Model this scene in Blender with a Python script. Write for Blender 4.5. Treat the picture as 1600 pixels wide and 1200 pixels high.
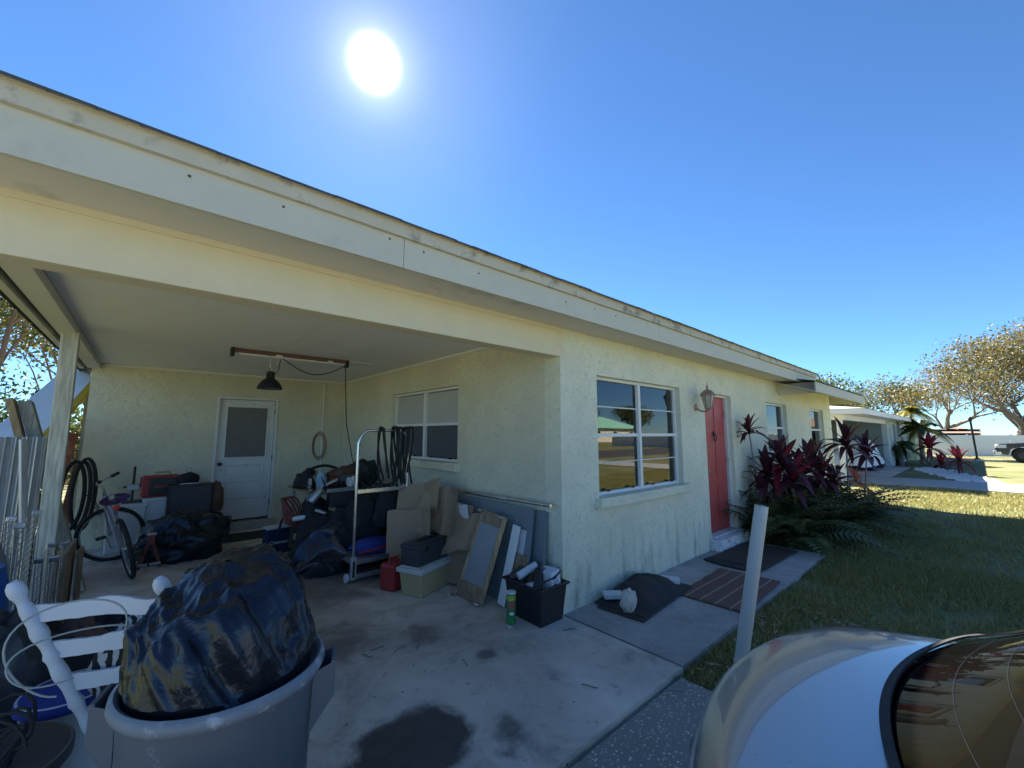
import bpy, math, random
import numpy as np
from mathutils import Vector, Matrix, noise
random.seed(7); NR = np.random.RandomState(7)
for o in list(bpy.data.objects): bpy.data.objects.remove(o)
S = bpy.context.scene; C = S.collection
rad = math.radians
# ------------------------------------------------------------------ camera
H = 1.55; FPX = 642.7
def _ray(u, v): return np.array([(u-800)/FPX, -(v-600)/FPX, -1.0])
_X = _ray(1530, 677.5); _X /= np.linalg.norm(_X)
_Y = _ray(226, 677.5); _Y /= np.linalg.norm(_Y)
_Z = np.cross(_X, _Y); _Z /= np.linalg.norm(_Z); _Y = np.cross(_Z, _X)
_R = np.array([_X, _Y, _Z])
def wr(u, v): return _R @ _ray(u, v)
def PD(u, v, d): return Vector(wr(u, v)*d + np.array([0, 0, H]))          # a point at depth d
def PZ(u, v, z): r = wr(u, v); return PD(u, v, (z-H)/r[2])                 # a point at height z
def PY(u, v, y): r = wr(u, v); return PD(u, v, y/r[1])
def PX(u, v, x): r = wr(u, v); return PD(u, v, x/r[0])
cam = bpy.data.cameras.new('camera'); co = bpy.data.objects.new('camera', cam); C.objects.link(co)
cam.sensor_width = 36; cam.lens = FPX/1600*36; cam.clip_start = .02; cam.clip_end = 900
m4 = Matrix.Identity(4)
for i in range(3):
    for j in range(3): m4[i][j] = _R[i][j]
m4.translation = (0, 0, H); co.matrix_world = m4
S.camera = co
# ------------------------------------------------------------------ sky, sun, exposure
SUN = Vector((.2645, .683, .6808)).normalized()
EL = math.asin(SUN.z); AZ = math.atan2(SUN.x, SUN.y)
w = bpy.data.worlds.new('World'); S.world = w; w.use_nodes = True
nt = w.node_tree; nt.nodes.clear()
N = lambda t: nt.nodes.new(t)
sky = N('ShaderNodeTexSky'); sky.sky_type = 'NISHITA'; sky.sun_disc = False
sky.sun_elevation = EL; sky.sun_rotation = AZ; sky.dust_density = .15; sky.air_density = 1.0; sky.ozone_density = 4.0; sky.altitude = 2500
bg = N('ShaderNodeBackground'); bg.inputs[1].default_value = .052
tc = N('ShaderNodeTexCoord'); dt = N('ShaderNodeVectorMath'); dt.operation = 'DOT_PRODUCT'; dt.inputs[1].default_value = SUN
nrm = N('ShaderNodeVectorMath'); nrm.operation = 'NORMALIZE'
nt.links.new(tc.outputs['Generated'], nrm.inputs[0]); nt.links.new(nrm.outputs[0], dt.inputs[0])
mx = N('ShaderNodeMath'); mx.operation = 'MAXIMUM'; mx.inputs[1].default_value = 0; nt.links.new(dt.outputs['Value'], mx.inputs[0])
def powr(n, a):
    p = N('ShaderNodeMath'); p.operation = 'POWER'; p.inputs[1].default_value = n; nt.links.new(mx.outputs[0], p.inputs[0])
    q = N('ShaderNodeMath'); q.operation = 'MULTIPLY'; q.inputs[1].default_value = a; nt.links.new(p.outputs[0], q.inputs[0]); return q
a1, a2, a3 = powr(5000, 14.0), powr(450, .11), powr(36, .035)
s1 = N('ShaderNodeMath'); s1.operation = 'ADD'; s2 = N('ShaderNodeMath'); s2.operation = 'ADD'
nt.links.new(a1.outputs[0], s1.inputs[0]); nt.links.new(a2.outputs[0], s1.inputs[1]); nt.links.new(s1.outputs[0], s2.inputs[0]); nt.links.new(a3.outputs[0], s2.inputs[1])
bg2 = N('ShaderNodeBackground'); bg2.inputs[0].default_value = (1, .97, .93, 1); nt.links.new(s2.outputs[0], bg2.inputs[1])
add = N('ShaderNodeAddShader'); out = N('ShaderNodeOutputWorld')
tint = N('ShaderNodeMix'); tint.data_type = 'RGBA'; tint.blend_type = 'MULTIPLY'; tint.inputs[0].default_value = 1; tint.inputs[7].default_value = (.50, .71, .86, 1); nt.links.new(sky.outputs[0], tint.inputs[6]); nt.links.new(tint.outputs[2], bg.inputs[0]); nt.links.new(bg.outputs[0], add.inputs[0]); nt.links.new(bg2.outputs[0], add.inputs[1]); nt.links.new(add.outputs[0], out.inputs[0])
sl = bpy.data.lights.new('sun', 'SUN'); sl.energy = 5.0; sl.angle = rad(.5); sl.color = (1, .92, .80)
so = bpy.data.objects.new('sun', sl); C.objects.link(so); so.rotation_euler = SUN.to_track_quat('Z', 'Y').to_euler(); so.location = (0, 0, 30)
S.view_settings.view_transform = 'Standard'; S.view_settings.look = 'None'; S.view_settings.exposure = 2.4; S.view_settings.gamma = 1
# ------------------------------------------------------------------ mesh builder
class MB:
    def __init__(s): s.v = []; s.f = []; s.m = []; s.T = None
    def add(s, vs, fs, m=0):
        b = len(s.v)
        for p in vs:
            p = Vector(p); s.v.append(s.T @ p if s.T else p)
        for f in fs: s.f.append(tuple(b+i for i in f)); s.m.append(m)
        return s
    def box(s, x0, x1, y0, y1, z0, z1, m=0):
        return s.add([(x0,y0,z0),(x1,y0,z0),(x1,y1,z0),(x0,y1,z0),(x0,y0,z1),(x1,y0,z1),(x1,y1,z1),(x0,y1,z1)],
                     [(3,2,1,0),(4,5,6,7),(0,1,5,4),(1,2,6,5),(2,3,7,6),(3,0,4,7)], m)
    def bar(s, p0, p1, w, h, up=(0,0,1), m=0):                     # rectangular bar between two points
        p0, p1 = Vector(p0), Vector(p1); d = (p1-p0).normalized(); up = Vector(up)
        sd = d.cross(up); sd = sd.normalized() if sd.length > 1e-4 else Vector((1,0,0)); u2 = sd.cross(d).normalized()
        vs = [p + sd*a*w/2 + u2*b*h/2 for p in (p0, p1) for a, b in ((-1,-1),(1,-1),(1,1),(-1,1))]
        return s.add(vs, [(3,2,1,0),(4,5,6,7),(0,1,5,4),(1,2,6,5),(2,3,7,6),(3,0,4,7)], m)
    def tube(s, pts, r, n=8, m=0, cap=True, closed=False):
        pts = [Vector(p) for p in pts]; k = len(pts); rs = r if isinstance(r, (list, tuple)) else [r]*k
        d0 = (pts[1]-pts[0]).normalized(); a = d0.orthogonal().normalized(); vs = []
        for i, p in enumerate(pts):
            if closed: d = (pts[(i+1) % k]-pts[i-1]).normalized()
            else: d = (pts[min(i+1, k-1)]-pts[max(i-1, 0)]).normalized()
            a = (a - d*a.dot(d)); a = a.normalized() if a.length > 1e-6 else d.orthogonal().normalized(); b = d.cross(a)
            for j in range(n):
                t = 2*math.pi*j/n; vs.append(p + (a*math.cos(t)+b*math.sin(t))*rs[i])
        fs = []
        for i in range(k if closed else k-1):
            for j in range(n):
                i2 = (i+1) % k; fs.append((i*n+j, i*n+(j+1) % n, i2*n+(j+1) % n, i2*n+j))
        if cap and not closed: fs.append(tuple(range(n-1, -1, -1))); fs.append(tuple((k-1)*n+j for j in range(n)))
        return s.add(vs, fs, m)
    def lathe(s, prof, n=24, c=(0,0,0), m=0, axis=None):
        c = Vector(c); q = Vector((0,0,1)).rotation_difference(Vector(axis).normalized()) if axis else None
        vs = []
        for r, z in prof:
            for j in range(n):
                t = 2*math.pi*j/n; p = Vector((r*math.cos(t), r*math.sin(t), z)); vs.append(c + (q @ p if q else p))
        fs = [(i*n+j, i*n+(j+1) % n, (i+1)*n+(j+1) % n, (i+1)*n+j) for i in range(len(prof)-1) for j in range(n)]
        if prof[0][0] > 1e-5: fs.append(tuple(range(n-1, -1, -1)))
        if prof[-1][0] > 1e-5: fs.append(tuple((len(prof)-1)*n+j for j in range(n)))
        return s.add(vs, fs, m)
    def grid(s, fn, nu, nv, m=0, wrap=False):
        vs = [fn(i/(nu if wrap else nu-1), j/(nv-1)) for j in range(nv) for i in range(nu)]
        fs = [(j*nu+i, j*nu+(i+1) % nu, (j+1)*nu+(i+1) % nu, (j+1)*nu+i) for j in range(nv-1) for i in range(nu if wrap else nu-1)]
        return s.add(vs, fs, m)
    def sheet(s, fn, nu, nv, th, m=0):                              # thin sheet with thickness th (solidified by normals)
        P = [[Vector(fn(i/(nu-1), j/(nv-1))) for i in range(nu)] for j in range(nv)]
        def nor(i, j):
            a = P[j][min(i+1, nu-1)]-P[j][max(i-1, 0)]; b = P[min(j+1, nv-1)][i]-P[max(j-1, 0)][i]
            c = a.cross(b); return c.normalized() if c.length > 1e-9 else Vector((0,0,1))
        top = [P[j][i] for j in range(nv) for i in range(nu)]; bot = [P[j][i]-nor(i, j)*th for j in range(nv) for i in range(nu)]
        n = nu*nv; fs = []
        for j in range(nv-1):
            for i in range(nu-1):
                q = (j*nu+i, j*nu+i+1, (j+1)*nu+i+1, (j+1)*nu+i); fs.append(q); fs.append(tuple(n+k for k in reversed(q)))
        ring = [i for i in range(nu)] + [j*nu+nu-1 for j in range(1, nv)] + [(nv-1)*nu+i for i in range(nu-2, -1, -1)] + [j*nu for j in range(nv-2, 0, -1)]
        for a, b in zip(ring, ring[1:]+ring[:1]): fs.append((b, a, n+a, n+b))
        return s.add(top+bot, fs, m)
    def build(s, name, mats, parent=None, smooth=False, bevel=0, sharp=40, sub=0):
        me = bpy.data.meshes.new(name)
        org = parent.matrix_world.translation if False else (ORG.get(parent.name, Vector()) if parent else Vector())
        me.from_pydata([tuple(p-org) for p in s.v], [], s.f)
        mats = mats if isinstance(mats, (list, tuple)) else [mats]
        for mt in mats: me.materials.append(mt)
        me.polygons.foreach_set('material_index', s.m)
        if smooth:
            me.polygons.foreach_set('use_smooth', [True]*len(me.polygons)); me.set_sharp_from_angle(angle=rad(sharp))
        me.update()
        o = bpy.data.objects.new(name, me); C.objects.link(o)
        if parent: o.parent = parent
        ORG[o.name] = org
        if bevel:
            b = o.modifiers.new('bevel', 'BEVEL'); b.width = bevel; b.segments = 2; b.limit_method = 'ANGLE'; b.angle_limit = rad(50)
        if sub:
            b = o.modifiers.new('subd', 'SUBSURF'); b.levels = sub; b.render_levels = sub
        return o
ORG = {}
def thing(name, label, cat, loc=(0,0,0), group=None):
    o = bpy.data.objects.new(name, None); C.objects.link(o); o.location = loc; o.empty_display_size = .1
    ORG[o.name] = Vector(loc); o['label'] = label; o['category'] = cat
    if group: o['group'] = group
    return o
def tag(o, label, cat, group=None):
    o['label'] = label; o['category'] = cat
    if group: o['group'] = group
    return o
def rebase(o, loc):                                                  # give a one-mesh thing an origin at its base
    loc = Vector(loc); o.data.transform(Matrix.Translation(-loc)); o.location = loc; return o
def struct(name, mb, m, **k):
    o = mb.build(name, m, **k); o['kind'] = 'structure'; return o
def fast(name, V, F, mats, parent=None, mi=None, smooth=False):
    V = np.asarray(V, dtype=np.float32)
    org = ORG.get(parent.name, Vector()) if parent else Vector()
    V = V - np.array(org, dtype=np.float32)
    F = np.asarray(F, dtype=np.int32); k = F.shape[1]
    me = bpy.data.meshes.new(name); me.vertices.add(len(V)); me.vertices.foreach_set('co', V.ravel())
    me.loops.add(F.size); me.loops.foreach_set('vertex_index', F.ravel())
    me.polygons.add(len(F)); me.polygons.foreach_set('loop_start', np.arange(0, F.size, k, dtype=np.int32))
    for mt in (mats if isinstance(mats, (list, tuple)) else [mats]): me.materials.append(mt)
    if mi is not None: me.polygons.foreach_set('material_index', np.asarray(mi, dtype=np.int32))
    me.update(calc_edges=True); me.validate()
    o = bpy.data.objects.new(name, me); C.objects.link(o)
    if parent: o.parent = parent
    return o
def copy_tree(o, parent=None):
    c = o.copy(); C.objects.link(c); c.parent = parent
    ORG[c.name] = Vector(o.location)
    for ch in list(o.children): copy_tree(ch, c)
    return c
# ------------------------------------------------------------------ materials
def newmat(name):
    m = bpy.data.materials.new(name); m.use_nodes = True; t = m.node_tree; b = t.nodes['Principled BSDF']; return m, t, b
def nd(t, k, **kw):
    n = t.nodes.new(k)
    for a, b in kw.items(): setattr(n, a, b)
    return n
def nz(t, scale, detail=4, rough=.55, dist=0, coord='Object'):
    c = nd(t, 'ShaderNodeTexCoord'); n = nd(t, 'ShaderNodeTexNoise'); n.inputs['Scale'].default_value = scale
    n.inputs['Detail'].default_value = detail; n.inputs['Roughness'].default_value = rough; n.inputs['Distortion'].default_value = dist
    t.links.new(c.outputs[coord], n.inputs['Vector']); return n
def ramp(t, src, stops):
    r = nd(t, 'ShaderNodeValToRGB'); e = r.color_ramp.elements
    while len(e) < len(stops): e.new(.5)
    for i, (p, c) in enumerate(stops):
        e[i].position = p; e[i].color = (*c, 1) if len(c) == 3 else c
    t.links.new(src, r.inputs[0]); return r
def mixc(t, fac, a, b, mode='MIX'):
    n = nd(t, 'ShaderNodeMix', data_type='RGBA', blend_type=mode)
    for i, v in ((0, fac), (6, a), (7, b)):
        if isinstance(v, (int, float)): n.inputs[i].default_value = v
        elif isinstance(v, tuple): n.inputs[i].default_value = (*v, 1)
        else: t.links.new(v, n.inputs[i])
    return n.outputs[2]
def bump(t, b, h, strength=.3, dist=.01, prev=None):
    n = nd(t, 'ShaderNodeBump'); n.inputs['Strength'].default_value = strength; n.inputs['Distance'].default_value = dist
    t.links.new(h, n.inputs['Height'])
    if prev: t.links.new(prev, n.inputs['Normal'])
    t.links.new(n.outputs[0], b.inputs['Normal']); return n.outputs[0]
def k(c, f): return tuple(min(1, x*f) for x in c)
def mat(name, col, rough=.6, metal=0, var=.18, scale=6, bmp=0, bscale=40, spec=.5, coat=0, dirt=None, dscale=3, dthr=.55, trans=0):
    m, t, b = newmat(name)
    n = nz(t, scale, 5); c = mixc(t, n.outputs[0], k(col, 1-var), k(col, 1+var))
    if dirt:
        n2 = nz(t, dscale, 6, .65, .3); r = ramp(t, n2.outputs[0], [(dthr, (0,0,0)), (min(1, dthr+.14), (1,1,1))]); c = mixc(t, r.outputs[0], c, dirt)
    t.links.new(c, b.inputs['Base Color']) if not isinstance(c, tuple) else None
    r2 = nd(t, 'ShaderNodeMapRange'); r2.inputs['To Min'].default_value = max(0, rough-.08); r2.inputs['To Max'].default_value = min(1, rough+.1)
    t.links.new(n.outputs[0], r2.inputs[0]); t.links.new(r2.outputs[0], b.inputs['Roughness'])
    b.inputs['Metallic'].default_value = metal; b.inputs['Specular IOR Level'].default_value = spec; b.inputs['Coat Weight'].default_value = coat
    if trans: b.inputs['Transmission Weight'].default_value = trans
    if bmp: bump(t, b, nz(t, bscale, 4).outputs[0], bmp, .01)
    return m
def stucco(name, col):
    m, t, b = newmat(name)
    n = nz(t, 1.2, 5, .6); c = mixc(t, ramp(t, n.outputs[0], [(.3, (0,0,0)), (.7, (1,1,1))]).outputs[0], k(col, .86), k(col, 1.08))
    wv = nz(t, 24, 3, .5, 1.4); dents = ramp(t, wv.outputs[0], [(.56, (1,1,1)), (.64, (0,0,0))])
    fine = nz(t, 90, 3, .6)
    c = mixc(t, dents.outputs[0], k(col, .84), c)
    geo = nd(t, 'ShaderNodeNewGeometry'); sp = nd(t, 'ShaderNodeSeparateXYZ'); t.links.new(geo.outputs['Position'], sp.inputs[0])
    mr = nd(t, 'ShaderNodeMapRange'); mr.inputs['From Min'].default_value = .75; mr.inputs['From Max'].default_value = 0; t.links.new(sp.outputs[2], mr.inputs[0])
    mp = nd(t, 'ShaderNodeMapping'); mp.inputs['Scale'].default_value = (9, 9, 2.2); tcn = nd(t, 'ShaderNodeTexCoord'); t.links.new(tcn.outputs['Object'], mp.inputs[0])
    st = nd(t, 'ShaderNodeTexNoise'); st.inputs['Scale'].default_value = 1; st.inputs['Detail'].default_value = 6; t.links.new(mp.outputs[0], st.inputs['Vector'])
    sr = ramp(t, st.outputs[0], [(.5, (0,0,0)), (.72, (1,1,1))]); mm = nd(t, 'ShaderNodeMath', operation='MULTIPLY'); t.links.new(sr.outputs[0], mm.inputs[0]); t.links.new(mr.outputs[0], mm.inputs[1])
    c = mixc(t, mm.outputs[0], c, (.34, .34, .25))
    t.links.new(c, b.inputs['Base Color']); b.inputs['Roughness'].default_value = .85
    p = bump(t, b, dents.outputs[0], .55, .006); bump(t, b, fine.outputs[0], .25, .004, p)
    return m
def concrete(name, col, dark, blobs=()):
    m, t, b = newmat(name)
    n = nz(t, .55, 9, .66, .5); c = mixc(t, ramp(t, n.outputs[0], [(.34, (0,0,0)), (.66, (1,1,1))]).outputs[0], k(col, .58), k(col, 1.12))
    n2 = nz(t, 1.7, 9, .72, .8); c = mixc(t, ramp(t, n2.outputs[0], [(.50, (0,0,0)), (.68, (.85,.85,.85))]).outputs[0], c, dark)
    n4 = nz(t, 9, 6, .7, .4); c = mixc(t, ramp(t, n4.outputs[0], [(.58, (0,0,0)), (.70, (.6,.6,.6))]).outputs[0], c, k(dark, .8))
    n3 = nz(t, 60, 3, .6); c = mixc(t, ramp(t, n3.outputs[0], [(.60, (0,0,0)), (.72, (.5,.5,.5))]).outputs[0], c, k(col, .55))
    vo = nd(t, 'ShaderNodeTexVoronoi'); vo.inputs['Scale'].default_value = 7; tcx = nd(t, 'ShaderNodeTexCoord'); t.links.new(tcx.outputs['Object'], vo.inputs['Vector']); c = mixc(t, ramp(t, vo.outputs['Distance'], [(.035, (1,1,1)), (.06, (0,0,0))]).outputs[0], c, (.07, .06, .05))
    rough = None
    for cx, cy, r, colr, amp, soft in blobs:
        sub = nd(t, 'ShaderNodeVectorMath', operation='DISTANCE'); sub.inputs[1].default_value = (cx, cy, 0); t.links.new(tcx.outputs['Object'], sub.inputs[0])
        nn_ = nz(t, 3.2, 7, .62, .3); ml = nd(t, 'ShaderNodeMath', operation='MULTIPLY_ADD'); ml.inputs[1].default_value = amp; t.links.new(nn_.outputs[0], ml.inputs[0]); t.links.new(sub.outputs['Value'], ml.inputs[2])
        mr = nd(t, 'ShaderNodeMapRange'); mr.interpolation_type = 'SMOOTHSTEP'; mr.inputs['From Min'].default_value = r+amp*.5; mr.inputs['From Max'].default_value = r+amp*.5-soft; t.links.new(ml.outputs[0], mr.inputs[0])
        c = mixc(t, mr.outputs[0], c, mixc(t, n4.outputs[0], k(colr, .6), k(colr, 1.5)))
    t.links.new(c, b.inputs['Base Color']); b.inputs['Roughness'].default_value = .8
    p = bump(t, b, n3.outputs[0], .15, .004); bump(t, b, n4.outputs[0], .08, .006, p); return m
def aggregate(name):
    m, t, b = newmat(name)
    c0 = nd(t, 'ShaderNodeTexCoord'); v = nd(t, 'ShaderNodeTexVoronoi'); v.inputs['Scale'].default_value = 55; t.links.new(c0.outputs['Object'], v.inputs['Vector'])
    base = mixc(t, nz(t, 1.5, 6).outputs[0], (.17, .17, .155), (.30, .295, .27))
    sel = nd(t, 'ShaderNodeSeparateColor'); t.links.new(v.outputs['Color'], sel.inputs[0])
    r = ramp(t, sel.outputs[0], [(.45, (0,0,0)), (.50, (1,1,1))]); r2 = ramp(t, v.outputs['Distance'], [(.28, (1,1,1)), (.42, (0,0,0))])
    mm = mixc(t, 1.0, r.outputs[0], r2.outputs[0], 'MULTIPLY')
    c = mixc(t, mm, base, mixc(t, sel.outputs[1], (.34, .31, .27), (.72, .69, .63)))
    t.links.new(c, b.inputs['Base Color']); b.inputs['Roughness'].default_value = .75; bump(t, b, mm, .3, .004); return m
def grassmat(name, a, bcol, scale=.7, thr=(.42, .62)):
    m, t, b = newmat(name)
    n = nz(t, scale, 7, .65, .3); n2 = nz(t, 25, 4)
    c = mixc(t, ramp(t, n.outputs[0], [(thr[0], (0,0,0)), (thr[1], (1,1,1))]).outputs[0], a, bcol); c = mixc(t, n2.outputs[0], k_(t, c, .6), c)
    t.links.new(c, b.inputs['Base Color']); b.inputs['Roughness'].default_value = .9; bump(t, b, n2.outputs[0], .6, .03); return m
def k_(t, c, f): return mixc(t, 1.0, c, (f, f, f), 'MULTIPLY')
def wood(name, col, stretch=(1, 1, 12), sc=6):
    m, t, b = newmat(name)
    c0 = nd(t, 'ShaderNodeTexCoord'); mp = nd(t, 'ShaderNodeMapping'); mp.inputs['Scale'].default_value = tuple(sc*8/x for x in stretch); t.links.new(c0.outputs['Object'], mp.inputs[0])
    n = nd(t, 'ShaderNodeTexNoise'); n.inputs['Scale'].default_value = 1; n.inputs['Detail'].default_value = 6; t.links.new(mp.outputs[0], n.inputs['Vector'])
    c = mixc(t, ramp(t, n.outputs[0], [(.35, (0,0,0)), (.65, (1,1,1))]).outputs[0], k(col, .65), k(col, 1.15))
    t.links.new(c, b.inputs['Base Color']); b.inputs['Roughness'].default_value = .75; bump(t, b, n.outputs[0], .2, .003); return m
def glassmat(name, tint=(.02, .022, .025), rough=.02):
    m, t, b = newmat(name); b.inputs['Base Color'].default_value = (*tint, 1); b.inputs['Roughness'].default_value = rough
    b.inputs['Specular IOR Level'].default_value = .2; b.inputs['Coat Weight'].default_value = .0; b.inputs['Coat Roughness'].default_value = .01
    bump(t, b, nz(t, 1.3, 2).outputs[0], .02, .02); return m
def panemat(name):                                                   # real see-through window glass
    m, t, b = newmat(name); t.nodes.remove(b); o = t.nodes['Material Output']
    g = nd(t, 'ShaderNodeBsdfGlossy'); g.inputs['Roughness'].default_value = .015; tr = nd(t, 'ShaderNodeBsdfTransparent'); tr.inputs[0].default_value = (.8, .84, .83, 1)
    f = nd(t, 'ShaderNodeFresnel'); f.inputs[0].default_value = 1.9; mxs = nd(t, 'ShaderNodeMixShader')
    bmpn = nd(t, 'ShaderNodeBump'); bmpn.inputs['Strength'].default_value = .04; bmpn.inputs['Distance'].default_value = .02; t.links.new(nz(t, 1.6, 2).outputs[0], bmpn.inputs['Height'])
    t.links.new(bmpn.outputs[0], g.inputs['Normal'])
    t.links.new(f.outputs[0], mxs.inputs[0]); t.links.new(tr.outputs[0], mxs.inputs[1]); t.links.new(g.outputs[0], mxs.inputs[2]); t.links.new(mxs.outputs[0], o.inputs[0]); return m
def bagmat(name, col=(.012, .013, .016)):
    m, t, b = newmat(name); b.inputs['Base Color'].default_value = (*col, 1); b.inputs['Roughness'].default_value = .27; b.inputs['Specular IOR Level'].default_value = .5; b.inputs['Specular Tint'].default_value = (.64, .77, 1, 1)  # bluish reflection put into the specular colour, against the tan of the ground
    c0 = nd(t, 'ShaderNodeTexCoord'); v = nd(t, 'ShaderNodeTexVoronoi'); v.feature = 'DISTANCE_TO_EDGE'; v.inputs['Scale'].default_value = 9
    wn = nz(t, 5, 4, .6); mvec = mixc(t, .25, c0.outputs['Object'], wn.outputs['Color']); t.links.new(mvec, v.inputs['Vector'])
    v.inputs['Scale'].default_value = 22; p = bump(t, b, v.outputs['Distance'], .16, .02); bump(t, b, nz(t, 45, 3, .5, 2.5).outputs[0], .16, .006, p); return m
def stripes(name, a, bcol, axis=0, scale=10, thr=.8, rough=.95, dist=0):
    m, t, b = newmat(name); c0 = nd(t, 'ShaderNodeTexCoord'); wv = nd(t, 'ShaderNodeTexWave'); wv.bands_direction = 'XYZ'[axis]
    wv.inputs['Scale'].default_value = scale; wv.inputs['Distortion'].default_value = dist; wv.inputs['Detail Scale'].default_value = 1.5; t.links.new(c0.outputs['Object'], wv.inputs['Vector'])
    r = ramp(t, wv.outputs[0], [(thr, (0,0,0)), (min(1, thr+.06), (1,1,1))]); n = nz(t, 30, 4)
    c = mixc(t, r.outputs[0], mixc(t, n.outputs[0], k(a, .7), k(a, 1.2)), mixc(t, n.outputs[0], k(bcol, .7), k(bcol, 1.1)))
    t.links.new(c, b.inputs['Base Color']); b.inputs['Roughness'].default_value = rough; bump(t, b, nz(t, 120, 3).outputs[0], .4, .004); return m
def leafmat(name, a, bcol, trans=.35, spec=.3):
    m, t, b = newmat(name); oi = nd(t, 'ShaderNodeObjectInfo'); g = nd(t, 'ShaderNodeNewGeometry')
    c = mixc(t, g.outputs['Random Per Island'], a, bcol); t.links.new(c, b.inputs['Base Color']); b.inputs['Roughness'].default_value = .5; b.inputs['Specular IOR Level'].default_value = spec
    tl = nd(t, 'ShaderNodeBsdfTranslucent'); t.links.new(c, tl.inputs[0]); ms = nd(t, 'ShaderNodeMixShader'); ms.inputs[0].default_value = trans
    o = t.nodes['Material Output']; t.links.new(b.outputs[0], ms.inputs[1]); t.links.new(tl.outputs[0], ms.inputs[2]); t.links.new(ms.outputs[0], o.inputs[0]); return m
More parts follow.
